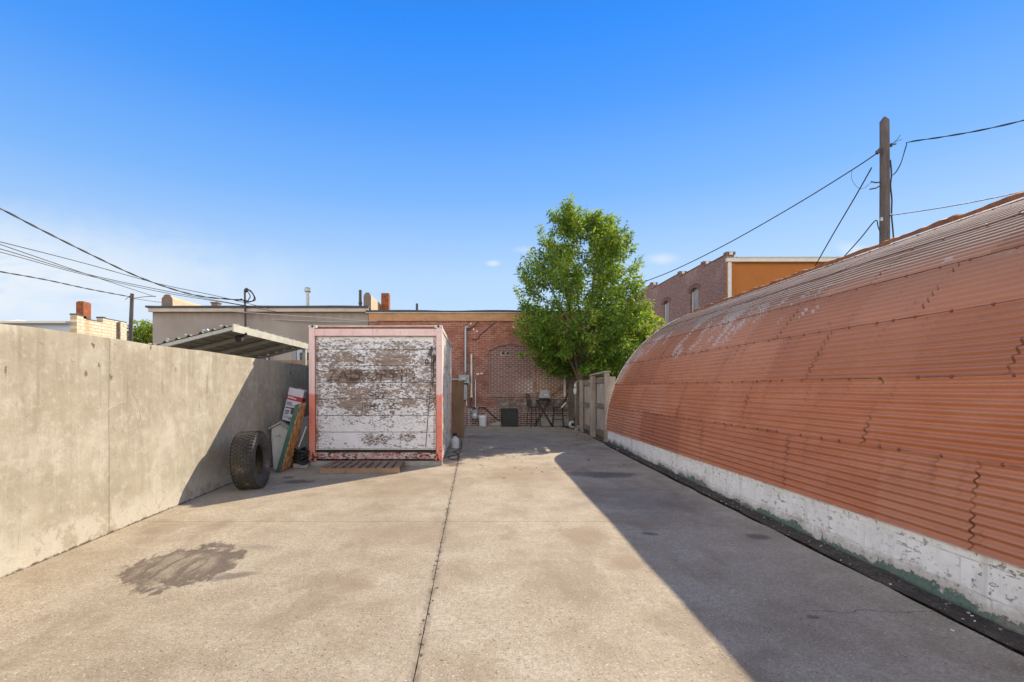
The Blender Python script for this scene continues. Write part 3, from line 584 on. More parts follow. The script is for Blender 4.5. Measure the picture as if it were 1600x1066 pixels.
def f_letter(n):
    o = n.coord(); nn = n.noise(n.map(o, scale=(3, 3, 9)), 5, 6, 0.7)
    fac = n.rng(n.noise(n.map(o, scale=(5, 5, 12)), 4, 6, 0.72), 0.475, 0.515)
    def out(b):
        t = n.new('ShaderNodeBsdfTransparent').outputs[0]; mx = n.new('ShaderNodeMixShader')
        n.put(mx.inputs[0], fac); n.put(mx.inputs[1], b); n.put(mx.inputs[2], t); return mx.outputs[0]
    return {'Base Color': (0.075, 0.052, 0.041, 1), 'Roughness': 0.9, 'out': out}
M_letter = mat('worn stencilled lettering', f_letter)

def f_leaf(c_lo, c_mid, c_hi, tr):
    def f(n):
        a = n.new('ShaderNodeAttribute'); a.attribute_name = 'tone'
        c = n.ramp(a.outputs['Fac'], [(0.05, c_lo), (0.5, c_mid), (0.95, c_hi)])
        def out(b):
            t = n.new('ShaderNodeBsdfTranslucent'); n.put(t.inputs['Color'], n.mix(0.45, c, (tr[0], tr[1], tr[2], 1))); mx = n.new('ShaderNodeMixShader')
            mx.inputs[0].default_value = 0.42; n.put(mx.inputs[1], b); n.put(mx.inputs[2], t.outputs[0]); return mx.outputs[0]
        return {'Base Color': c, 'Roughness': 0.5, 'Specular IOR Level': 0.35, 'out': out}
    return f
M_leaf = mat('ash leaf', f_leaf((0.040, 0.11, 0.018), (0.12, 0.23, 0.030), (0.34, 0.42, 0.06), (0.50, 0.68, 0.07)))
M_bush = mat('bush leaf', f_leaf((0.06, 0.12, 0.02), (0.14, 0.22, 0.03), (0.26, 0.32, 0.05), (0.50, 0.60, 0.06)))

# ------------------------------------------------------------------ ground
def ground():
    m = MB(); ys = [-60, -8, 0, 6, 12, 19, 30, 60, 150, 600, 3000]; xs = [-3000, -600, -150, -40, -12, -3, 3, 12, 40, 150, 600, 3000]
    g = [[m.bm.verts.new((x, y, gz(y) - 0.05)) for x in xs] for y in ys]
    for j in range(len(ys) - 1):
        for i in range(len(xs) - 1): m.face([g[j][i], g[j][i + 1], g[j + 1][i + 1], g[j + 1][i]])
    tag(m.build('ground', M_dirt), 'dark packed dirt showing along the foot of the red hut', 'ground', kind='structure')
ground()

def edge_x(y):
    pts = [(-9, 2.98), (2.9, 3.02), (5, 3.06), (8, 3.12), (10.5, 3.16), (12.7, 3.24), (14.2, 3.33), (15.3, 3.30), (16.4, 3.12), (17.4, 3.02)]
    for (a, b), (c, e) in zip(pts, pts[1:]):
        if y <= c: return b + (e - b) * (y - a) / (c - a)
    return pts[-1][1]

def pavement():
    m = MB()
    def slab(xl, xr, y0, y1):
        k = max(2, int((y1 - y0) / 0.09)); L = []; Rr = []
        for i in range(k + 1):
            y = y0 + (y1 - y0) * i / k
            L.append((xl(y), y)); Rr.append((xr(y), y))
        tl = [m.bm.verts.new((x, y, gz(y))) for x, y in L]; tr = [m.bm.verts.new((x, y, gz(y))) for x, y in Rr]
        bl = [m.bm.verts.new((x, y, gz(y) - 0.09)) for x, y in L]; br = [m.bm.verts.new((x, y, gz(y) - 0.09)) for x, y in Rr]
        for i in range(k):
            m.face([tl[i], tr[i], tr[i + 1], tl[i + 1]]); m.face([tr[i], br[i], br[i + 1], tr[i + 1]]); m.face([bl[i], tl[i], tl[i + 1], bl[i + 1]])
        m.face([bl[0], br[0], tr[0], tl[0]]); m.face([tl[-1], tr[-1], br[-1], bl[-1]])
    ch = lambda y, s: 0.0030 + 0.002 * nz(y, s, 0, 2.2) + (0.014 * max(0, nz(y, s + 9, 0, 6) - 0.35))
    lw = lambda y: -3.625
    j0 = lambda y: -0.303 + 0.006 * nz(y, 1, 0, 0.7) - ch(y, 1); j1 = lambda y: -0.303 + 0.006 * nz(y, 1, 0, 0.7) + ch(y, 5)
    ed = lambda y: edge_x(y) + 0.03 * nz(y, 3, 0, 0.9) + 0.015 * nz(y, 7, 0, 4) - 0.05 * max(0, nz(y, 2, 4, 1.4) - 0.25)
    for y0, y1 in ((-8.0, 5.277), (5.283, 17.30)):
        slab(lw, j0, y0, y1); slab(j1, ed, y0, y1)
    o = m.build('concrete_pavement', M_pave); tag(o, 'sunlit tan concrete yard with oil stains and saw cut joints', 'pavement', kind='structure')
pavement()

def dirt_strip():
    m = MB(); prev = None; y = -8.0
    while y < 12.35:
        e = edge_x(y) + 0.07 + 0.035 * nz(y, 1, 0, 1.1) + 0.018 * nz(y, 5, 0, 4.5) - 0.08 * max(0, nz(y, 3, 0, 0.9) - 0.2); wx = 3.17 + 0.0155 * y + 0.03; g = gz(y)
        row = []
        for f, h in ((0, 0.003), (0.12, 0.010), (0.3, 0.010), (0.55, 0.012), (0.8, 0.014), (1, 0.016)):
            x = e + (wx - e) * f; row.append(m.bm.verts.new((x, y, g + h + (0.010 * nz(x, y, 0, 9) + 0.010 * nz(x, y, 4, 3) if f > 0 else 0))))
        row.insert(0, m.bm.verts.new((e - 0.004, y, g - 0.01)))
        if prev:
            for a in range(len(row) - 1): m.face([prev[a], prev[a + 1], row[a + 1], row[a]])
        prev = row; y += 0.05
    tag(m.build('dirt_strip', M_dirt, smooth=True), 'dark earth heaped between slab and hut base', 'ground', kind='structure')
dirt_strip()

def chips():
    m = MB()
    for i in range(260):
        y = random.uniform(2.2, 12); x0 = edge_x(y); x = random.uniform(x0 + 0.02, x0 + 0.2) if random.random() < 0.9 else x0 - random.random() ** 2 * 0.5
        s = random.choice((0.004, 0.006, 0.008, 0.013)) * random.uniform(0.7, 1.3)
        z = gz(y) + (0.002 if x < x0 else 0.016); m.mi = random.choice((0, 1, 1, 2))
        m.box((x, y, z + s * 0.2), (s, s * random.uniform(0.6, 1.6), s * 0.4), (random.uniform(-.4, .4), random.uniform(-.4, .4), random.uniform(0, 3)))
    for i in range(110):
        y = random.uniform(2, 12); x = -0.303 + random.gauss(0, 0.012); s = random.uniform(0.005, 0.012); m.mi = 3
        m.box((x, y, gz(y) + 0.002), (s, s * 1.6, s * 0.4), (0, 0, random.uniform(0, 3)))
    tag(m.build('paint_chips', [M_flash, M_block, M_dirt, M_bark]), 'pale flakes of paint and grit along the dirt strip', 'debris', kind='stuff')
chips()

# ------------------------------------------------------------------ left boundary wall
def left_wall():
    r = thing('concrete_wall', 'long stained cast concrete wall along the left of the yard', 'wall', (-3.63, 0, 0))
    m = MB(); ys = [-8 + 0.25 * i for i in range(102)]; zs = [-0.05, 0.02, 0.06, 0.3, 0.7, 1.2, 1.6, 1.9, 1.97, 2.0]
    top = lambda y: 2.0 + 0.012 * nz(y, 0, 0, 0.8) + 0.008 * nz(y, 5, 0, 3.1)
    def fx(y, z): return -3.63 + 0.008 * nz(y, z, 0, 0.9) + 0.003 * nz(y, z, 3, 4) - (0.010 * (0.5 + nz(y, 8, 1, 5)) if z >= 1.99 else 0)
    A = [[m.bm.verts.new((fx(y, z), y, (gz(y) + z) if z < 0.2 else (top(y) if z == 2.0 else z))) for z in zs] for y in ys]
    B = [[m.bm.verts.new((-3.84, y, z)) for z in (-0.05, top(y))] for y in ys]
    for i in range(len(ys) - 1):
        for j in range(len(zs) - 1): m.face([A[i][j], A[i + 1][j], A[i + 1][j + 1], A[i][j + 1]])
        m.face([A[i][-1], A[i + 1][-1], B[i + 1][1], B[i][1]]); m.face([B[i][1], B[i + 1][1], B[i + 1][0], B[i][0]])
    m.build('wall_body', M_wall, r, smooth='angle')
    def scrawl(pts, w=0.004):
        w *= 0.7
        q = MB(); P = []
        for px, py in pts:
            y = F * 3.63 / (CX - px); z = CAMZ - (py - CY) * y / F; P.append(Vector((fx(y, z) + 0.0012, y, z)))
        for a, b in zip(P, P[1:]): q.beam(a, b + (b - a) * 0.03, 0.0016, w * random.uniform(0.5, 1.3), up=(1, 0, 0)) if (b - a).length > 1e-3 else None
        return q.build('chalk_mark', M_chalk, r)
    arc = lambda x0, y0, rx, ry, a0, a1, k=9: [(x0 + rx * math.cos(R(a0 + (a1 - a0) * i / k)), y0 + ry * math.sin(R(a0 + (a1 - a0) * i / k))) for i in range(k + 1)]
    scrawl([(164, 643), (172, 637), (182, 632), (196, 628)], 0.012)
    scrawl([(207, 612), (213, 624), (218, 640), (220, 652), (215, 665), (206, 672), (196, 673)], 0.005)
    scrawl(arc(186, 664, 9, 10, -60, -290), 0.004); scrawl(arc(213, 694, 12, 13, 20, 290), 0.004); scrawl([(78, 716), (88, 708), (100, 700)], 0.004)
    scrawl([(296, 653), (308, 650), (320, 647)], 0.007); scrawl([(300, 612), (302, 638), (312, 638), (311, 612)], 0.005); scrawl(arc(300, 690, 14, 18, 100, 330), 0.003)
left_wall()

# ------------------------------------------------------------------ quonset hut
def hut():
    th = math.atan(0.0155)
    r = thing('quonset_hut', 'long red corrugated iron quonset hut on a flaking white block base', 'hut', (3.17, 0, 0), -th)
    M4 = mworld(r); RR = 3.27; Z0 = 0.455; PITCH = 0.61 / 9; AMP = 0.0150; Y0, Y1 = -8.6, 12.3
    def pt(y, a, h): # along, arc, height above the mean surface -> world
        t = a / RR; rad = RR + h
        return M4 @ Vector((RR - rad * math.cos(t), y, Z0 + rad * math.sin(t) * (0.955 - 0.012 * max(0.0, 12.3 - max(y, -2)) / 10)))   # the crown sags a little towards the near end
    m = MB(); uvl = m.bm.loops.layers.uv.new('UVMap')
    nrow = 16
    rng = random.Random(3)
    for row in range(nrow):
        a0 = row * 0.61; a1 = a0 + 0.61 + 0.035
        fine = row < 7; per = 8 if fine else 4
        nv = int(round((a1 - a0) / PITCH * per))
        y = -8.56 - (0.975 if row % 2 else 0.0); k = 0
        while y < Y1 - 0.05:
            if y + 1.95 < Y0: y += 1.95; continue
            ya, yb = max(Y0, y + rng.uniform(-0.008, 0.008)), min(Y1, y + 1.95 + 0.06)
            lift = rng.choice((0.001, 0.002, 0.003, 0.007)); lift2 = rng.uniform(0.001, 0.010); sd = rng.random() * 50
            nu = 22 if fine and ya > 0 else 6
            sk = rng.uniform(-0.012, 0.012)
            g = []
            for i in range(nu + 1):
                fu = i / nu; fu = fu ** 1.6 if fine else fu; yy = ya + (yb - ya) * fu
                rowv = []
                for j in range(nv + 1):
                    a = a0 + (a1 - a0) * j / nv
                    low = math.exp(-((a - a0) / 0.05) ** 2); nearE = math.exp(-((yy - ya) / 0.05) ** 2)
                    h = AMP * math.cos(2 * math.pi * a / PITCH)
                    lapf = (0.6, 0.45, 0.45, 0.7, 1.3, 0.8, 0.8)[row % 7]; h += 0.0035 + 0.0022 * lapf * low + (0.002 + lift * (0.35 + 0.65 * max(0, nz(a, sd, 0, 3.5) + 0.4))) * nearE + (lift2 * 0.6 * low * max(0, nz(yy, sd, 2, 1.8)))
                    h -= 0.0045 * (a - a0) / 0.61
                    h += 0.010 * nz(yy, a, 1, 0.7) + 0.006 * nz(yy, a, 7, 2.1) - 0.010 * max(0, nz(yy, a, 13, 1.3) - 0.45) + 0.0022 * nz(yy, a * 1.4, sd, 3.0)
                    rowv.append((m.bm.verts.new(pt(yy + sk * math.sin(a * 40) * nearE * 0.4, a, h)), (yy, a)))
                g.append(rowv)
            for i in range(nu):
                for j in range(nv):
                    q = [g[i][j], g[i + 1][j], g[i + 1][j + 1], g[i][j + 1]]
                    f = m.face([v[0] for v in q])
                    if f:
                        f.smooth = True
                        for lp, v in zip(f.loops, q): lp[uvl].uv = v[1]
            y += 1.95
    # nail heads along every lap
    m.mi = 1
    for row in range(1, 7):
        a = row * 0.61 + 0.034 - 0.034
        a = round(a / PITCH) * PITCH
        y = 0.6 + rng.random() * 0.2
        while y < Y1:
            yy = y + rng.uniform(-0.03, 0.03); c = pt(yy, a, 0.019)
            t = a / RR; nrm = (M4.to_3x3() @ Vector((-math.cos(t), 0, math.sin(t)))).normalized()
            m.lathe([(0.014, -0.010), (0.013, 0), (0.007, 0.007)], c, 6, nrm.to_track_quat('Z', 'Y').to_matrix())
            y += rng.choice((0.2, 0.27, 0.34, 0.40))
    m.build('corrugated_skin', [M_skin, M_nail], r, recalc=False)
    # block base, slightly uneven
    q = MB(); ys = [Y0 + 0.2 * i for i in range(int((Y1 - Y0) / 0.2) + 1)]; zs = [-0.1, 0.0, 0.08, 0.2, 0.32, 0.45, 0.455]
    def fp(y, z):
        x = 0.015 + 0.006 * nz(y, z, 1, 1.1) + (0.012 if z > 0.452 else 0) + 0.004 * nz(y, z, 2, 7)
        return M4 @ Vector((x, y, z + (gz(y) if z < 0.1 else 0)))
    G = [[q.bm.verts.new(fp(y, z)) for z in zs] for y in ys]; Bk = [[q.bm.verts.new(M4 @ Vector((0.26, y, z))) for z in (0.455, -0.1)] for y in ys]
    for i in range(len(ys) - 1):
        for j in range(len(zs) - 1): q.face([G[i][j], G[i][j + 1], G[i + 1][j + 1], G[i + 1][j]])
        q.face([G[i][-1], Bk[i][0], Bk[i + 1][0], G[i + 1][-1]])
    for i in (0, -1): q.face([v for v in G[i]] + Bk[i])
    q.span((0, 0, 0), (0, 0, 0)) if False else None
    q.build('block_base', M_found, r, smooth='angle')
    q = MB(); q.box(M4 @ Vector((2 * RR - 0.14, (Y0 + Y1) / 2, 0.165)), (0.25, Y1 - Y0, 0.53), (0, 0, -th)); q.build('block_base', M_found, r)
    # end walls of boards inside the arch
    for y, s in ((Y1 - 0.05, 1), (Y0 + 0.05, -1)):
        q = MB(); pts = [M4 @ Vector((RR - (RR - 0.03) * math.cos(t), y, Z0 + (RR - 0.03) * math.sin(t) * 0.935)) for t in [math.pi * i / 28 for i in range(29)]]
        q.prism([M4 @ Vector((2 * RR - 0.04, y, 0.0)), M4 @ Vector((0.04, y, 0.0))] + pts, M4.to_3x3() @ Vector((0, -0.05 * s, 0))); q.build('end_wall', M_flash, r)
    # pale edge trim round the far arch
    q = MB(); prof = []
    for i in range(61):
        t = math.pi * i / 60
        prof.append(t)
    rings = []
    for t in prof:
        w_ = 0.004 * nz(t * 9, 0, 0, 1.0)
        rings.append([q.bm.verts.new(M4 @ Vector((RR - (RR + h + w_) * math.cos(t), y, Z0 + (RR + h + w_) * math.sin(t) * 0.955))) for y, h in ((Y1 + 0.015, -0.03), (Y1 + 0.015, 0.022), (Y1 - 0.018, 0.022), (Y1 - 0.018, 0.012))])
    for a, b in zip(rings, rings[1:]):
        for k in range(3): q.face([a[k], a[k + 1], b[k + 1], b[k]])
    q.build('edge_trim', M_flash, r, smooth='angle')
    # rusted upstand strip near the crown, torn along its upper edge
    q = MB(); t = 1.235; k = 260; ra = []
    for i in range(k + 1):
        y = Y0 + (Y1 - 0.02 - Y0) * i / k
        hh = 0.060 + 0.012 * nz(y, 0, 0, 2.0) + 0.030 * abs(nz(y, 4, 0, 7.5)) + 0.012 * nz(y, 9, 0, 21) + (0.010 if int(y * 3.1) % 2 else 0); dt = 0.004 * nz(y, 2, 0, 0.9)
        ra.append([q.bm.verts.new(pt(y, (t + a + dt) * RR, h)) for a, h in ((-0.020, 0.022), (-0.006, 0.03), (0.0, hh), (0.012, hh + 0.003), (0.016, 0.02))])
    for a, b in zip(ra, ra[1:]):
        for j in range(4): q.face([a[j], a[j + 1], b[j + 1], b[j]])
    q.face(ra[-1]); q.build('ridge_strip', M_rust, r)
hut()

# ------------------------------------------------------------------ shipping container
def lettering(txt, size, cx, cy, cz, parent, squeeze=1.0):
    cu = bpy.data.curves.new('lettering', 'FONT'); cu.body = txt; cu.size = size; cu.align_x = 'CENTER'; cu.offset = 0.004
    to = bpy.data.objects.new('lettering', cu); col.objects.link(to)
    dg = bpy.context.evaluated_depsgraph_get(); me = bpy.data.meshes.new_from_object(to.evaluated_get(dg))
    bpy.data.objects.remove(to); bpy.data.curves.remove(cu)
    me.transform(Matrix.Translation((cx, cy, cz)) @ Matrix.Rotation(R(90), 4, 'X') @ Matrix.Diagonal((squeeze, 1, 1, 1)))
    o = bpy.data.objects.new('lettering', me); col.objects.link(o); o.parent = parent
    me.materials.clear(); me.materials.append(M_letter)
    return o

def container():
    X0, X1, YF, YB, ZB, ZT = -2.995, -0.575, 8.84, 12.65, 0.185, 2.63
    cx = (X0 + X1) / 2
    r = thing('shipping_container', 'small shipping container with peeling white plank door and faded red frame', 'container', (cx, YF, ZB), R(0.35))
    def part(name, m, mt, **kw): return m.build(name, mt, r, **kw)
    B = lambda a, b: MB().span(a, b)
    W = 0.105
    part('corner_post', B((X0, YF, ZB), (X0 + W, YF + 0.14, ZT - 0.03)), M_frame, bevel=0.006)
    part('corner_post', B((X1 - W, YF, ZB), (X1, YF + 0.14, ZT - 0.03)), M_frame, bevel=0.006)
    part('top_rail', B((X0 + W, YF + 0.004, ZT - 0.175), (X1 - W, YF + 0.12, ZT - 0.048)), M_frame, bevel=0.006)
    # lip above the rail, dark gutter behind, pale top edge
    m = MB(); m.span((X0 + W, YF + 0.10, ZT - 0.05), (X1 - W, YF + 0.16, ZT + 0.005)); part('gutter', m, M_rust, bevel=0.003)
    m = MB(); m.tube([(X0 + 0.02, YF + 0.10, ZT + 0.012), (X1 - 0.02, YF + 0.10, ZT + 0.012)], 0.012, 8); m.tube([(X1 - 0.015, YF + 0.10, ZT + 0.012), (X1 - 0.015, YB, ZT + 0.012)], 0.012, 8); part('top_edge', m, M_flash, smooth=True)
    m = MB(); k = 30; lo = []
    pts = [(X0 + W + (X1 - X0 - 2 * W) * i / k) for i in range(k + 1)]
    for a, b in zip(pts, pts[1:]):
        za = 0.004 * nz(a, 0, 0, 3); m.span((a, YF + 0.006 + 0.004 * nz(a, 3, 0, 5), ZB + 0.03 + za), (b, YF + 0.12, ZB + 0.142 + 0.006 * nz(a, 7, 0, 4)))
    part('bottom_sill', m, M_sillr)
    for x in (X0 + 0.065, X1 - 0.065):
        for z in (ZB - 0.008, ZT - 0.03):
            m = MB(); m.span((x - 0.07, YF - 0.006, z - 0.0), (x + 0.07, YF + 0.15, z + 0.05)); m.mi = 1
            m.lathe([(0.022, -0.002), (0.022, 0.004)], (x, YF - 0.006, z + 0.028), 12, Matrix.Rotation(R(90), 3, 'X')); part('corner_casting', m, [M_frame if z < 1 else M_flash, M_black], bevel=0.005)
    # door: horizontal boards in one recessed leaf
    m = MB(); xl, xr = X0 + W + 0.012, X1 - W - 0.012; zt = ZT - 0.178
    zs = [ZB + 0.21 + 0.303 * i for i in range(7)] + [zt]
    for i in range(len(zs) - 1):
        k = 46
        for j in range(k):
            xa, xb = xl + (xr - xl) * j / k, xl + (xr - xl) * (j + 1) / k
            def zz(x, z, s): return z + 0.0022 * nz(x, s, 0, 3.0)
            a = [(xa, zz(xa, zs[i] + 0.008, i), 1), (xb, zz(xb, zs[i] + 0.008, i), 1), (xb, zz(xb, zs[i + 1] - 0.002, i + .5), 1), (xa, zz(xa, zs[i + 1] - 0.002, i + .5), 1)]
            fy = lambda x, z: YF + 0.055 + 0.004 * nz(x, i, 0, 1.3)
            F4 = [m.bm.verts.new((x, fy(x, z), z)) for x, z, _ in a]; m.face(F4)
            K4 = [m.bm.verts.new((x, YF + 0.10, z)) for x, z, _ in a]
            m.face([F4[1], F4[0], K4[0], K4[1]]); m.face([F4[3], F4[2], K4[2], K4[3]])
    m.mi = 1; m.span((xl, YF + 0.075, ZB + 0.21), (xr, YF + 0.10, zt))
    m.mi = 2
    for x in (xl + 0.025, xr - 0.03):
        for i in range(64):
            z = ZB + 0.22 + (zt - ZB - 0.24) * i / 63
            m.box((x + random.uniform(-.004, .004), YF + 0.050, z), (random.uniform(0.012, 0.034), 0.008, random.uniform(0.008, 0.018)))
    dr = part('door', m, [M_door, M_black, M_rust])
    m = MB(); m.span((xl, YF + 0.045, zs[0] - 0.015), (xr, YF + 0.07, zs[0] + 0.003)); m.build('bottom_strip', M_flash, dr)
    m = MB(); m.span((xl - 0.01, YF + 0.085, ZB + 0.12), (xr + 0.01, YF + 0.10, ZB + 0.208)); part('door_gap', m, M_black)
    # faded lettering still readable on the boards, in the container's own frame
    for txt, sz, x, z, sq in (('ZAD OF PID', 0.30, -0.08, 1.45, 1.0), ('ONE - SIDE', 0.095, 0.377, 1.325, 1.5), ('PRT', 0.165, 0.03, 1.13, 1.1), ('JRMATES', 0.165, 0.055, 0.935, 1.0), ('-R17', 0.15, 0.187, 0.775, 1.0)):
        lettering(txt, sz, x, 0.0515, z, dr, sq)
    # hasp with shackles, and the cord hanging from it
    m = MB(); hx, hz = X1 - 0.22, 2.12
    m.box((hx, YF + 0.045, hz), (0.085, 0.02, 0.05), (0, 0.5, 0)); m.box((hx + 0.03, YF + 0.045, hz + 0.10), (0.03, 0.02, 0.10)); m.box((hx + 0.07, YF + 0.03, hz - 0.07), (0.05, 0.03, 0.05))
    for qx, qz, rr in ((hx - 0.06, hz - 0.13, 0.03), (hx + 0.075, hz - 0.06, 0.03), (hx + 0.02, hz + 0.07, 0.028)):
        m.tube([(qx + rr * 0.8 * math.cos(a), YF + 0.035, qz + rr * 1.4 * math.sin(a)) for a in [2 * math.pi * i / 14 for i in range(14)]], 0.009, 6, closed=True)
    part('hasp', m, M_dkmetal, smooth='angle')
    m = MB(); m.tube([(hx + 0.03, YF + 0.035, hz - 0.05), (hx + 0.02, YF + 0.038, 1.6), (hx - 0.03, YF + 0.04, 1.1), (hx - 0.08, YF + 0.04, 0.42)], 0.005, 6)
    m.tube([(hx + 0.06, YF + 0.035, hz - 0.1), (hx + 0.055, YF + 0.038, 1.75), (hx + 0.045, YF + 0.04, 1.5)], 0.008, 6); part('cord', m, M_cable)
    # sides, back and roof
    for x, s in ((X1, 1), (X0, -1)):
        m = MB(); k = 44; yv = [YF + 0.14 + (YB - YF - 0.16) * i / k for i in range(k + 1)]
        xo = [x - s * (0.012 if (i // 2) % 2 else 0.032) for i in range(k + 1)]
        a = [m.bm.verts.new((xx, y, ZB + 0.10)) for xx, y in zip(xo, yv)]; b = [m.bm.verts.new((xx, y, ZT - 0.06)) for xx, y in zip(xo, yv)]
        for i in range(k): m.face([a[i], a[i + 1], b[i + 1], b[i]])
        part('side_wall', m, M_side)
        m = MB(); m.span((x - s * 0.05, YF + 0.14, ZB), (x, YB, ZB + 0.10)); part('bottom_rail', m, M_side, bevel=0.004)
        m = MB(); m.span((x - s * 0.05, YF + 0.14, ZT - 0.06), (x, YB, ZT)); part('side_rail', m, M_side, bevel=0.004)
        m = MB(); m.span((x - s * 0.10, YB - 0.02, ZB), (x, YB + 0.05, ZT)); part('corner_post', m, M_frame, bevel=0.006)
    m = MB(); m.span((X0 + 0.05, YF + 0.165, ZT - 0.03), (X1 - 0.05, YB, ZT - 0.005)); part('roof', m, M_rust)
    m = MB(); m.span((X0 + 0.1, YB, ZB + 0.1), (X1 - 0.1, YB + 0.03, ZT - 0.04)); part('back_wall', m, M_side)
    m = MB(); m.span((X0 + 0.02, YF + 0.15, ZB), (X1 - 0.055, YB, ZB + 0.05)); part('floor_frame', m, M_rust)
    z0 = gz(YF)
    m = MB(); m.span((X0 + 0.01, YF + 0.03, z0 - 0.02), (X1 + 0.0, YF + 0.22, ZB - 0.009)); tag(m.build('concrete_plinth', M_block, loc=(cx, YF + 0.1, z0), bevel=0.008), 'pale concrete kerb carrying the front of the container', 'plinth')
    m = MB(); m.span((X0 + 0.01, YB - 0.2, gz(YB) - 0.02), (X1 - 0.02, YB, ZB - 0.002)); tag(m.build('concrete_plinth', M_block, loc=(cx, YB, z0), bevel=0.008), 'pale concrete kerb under the far end of the container', 'plinth')
container()

# ------------------------------------------------------------------ things beside the container
def tyre():
    Y = 6.98; r = thing('tyre', 'big worn mud tyre standing on edge against the concrete wall', 'tyre', (-3.19, Y, gz(Y)))
    Ro, Ri, Wd = 0.405, 0.205, 0.30
    Mx = Matrix.Rotation(R(-4), 3, 'Y') @ Matrix.Rotation(R(5), 3, 'Z') @ Matrix.Rotation(R(90), 3, 'Y')   # axle along +x, leaning onto the wall
    c = Vector((-3.19, Y, gz(Y) + Ro - 0.004)); h = Wd / 2
    prof = [(Ri, -h * 0.62), (Ri + 0.012, -h * 0.80), (Ri + 0.05, -h * 0.98), (Ri + 0.10, -h * 1.06), (Ri + 0.15, -h * 1.03), (Ro - 0.022, -h * 0.93), (Ro - 0.008, -h * 0.82), (Ro - 0.006, -h * 0.4), (Ro - 0.006, h * 0.4), (Ro - 0.008, h * 0.82),
            (Ro - 0.022, h * 0.93), (Ri + 0.15, h * 1.03), (Ri + 0.145, h * 1.045), (Ri + 0.10, h * 1.06), (Ri + 0.095, h * 1.075), (Ri + 0.05, h * 0.98), (Ri + 0.02, h * 0.86), (Ri + 0.012, h * 0.80), (Ri, h * 0.62),
            (Ri + 0.02, h * 0.60), (Ri + 0.10, h * 0.88), (Ro - 0.045, h * 0.75), (Ro - 0.035, 0), (Ro - 0.045, -h * 0.75), (Ri + 0.10, -h * 0.88), (Ri + 0.02, -h * 0.60)]
    m = MB(); m.lathe(prof, c, 72, Mx, closed=True); m.build('casing', M_rubber, r, smooth='angle')
    m = MB(); rn = random.Random(5)
    for i in range(46):
        for j in range(6):
            a = 2 * math.pi * (i + (0.5 if j % 2 else 0) + rn.uniform(-.06, .06)) / 46; z = (-0.82 + 1.64 * (j + 0.5) / 6) * h
            rad = Ro - 0.003; q = Mx @ Matrix.Rotation(a, 3, 'Z')
            m.box(c + q @ Vector((rad, 0, z)), (0.020, 0.038, 0.038), q @ Matrix.Rotation(R(18 if j % 2 else -18), 3, 'X'), )
    for i in range(46):
        for s in (-1, 1):
            a = 2 * math.pi * (i + (0.5 if s > 0 else 0)) / 46; q = Mx @ Matrix.Rotation(a, 3, 'Z')
            m.box(c + q @ Vector((Ro - 0.026, 0, s * h * 0.95)), (0.05, 0.034, 0.014), q)
    m.build('tread', M_rubber, r, bevel=0.004)
tyre()

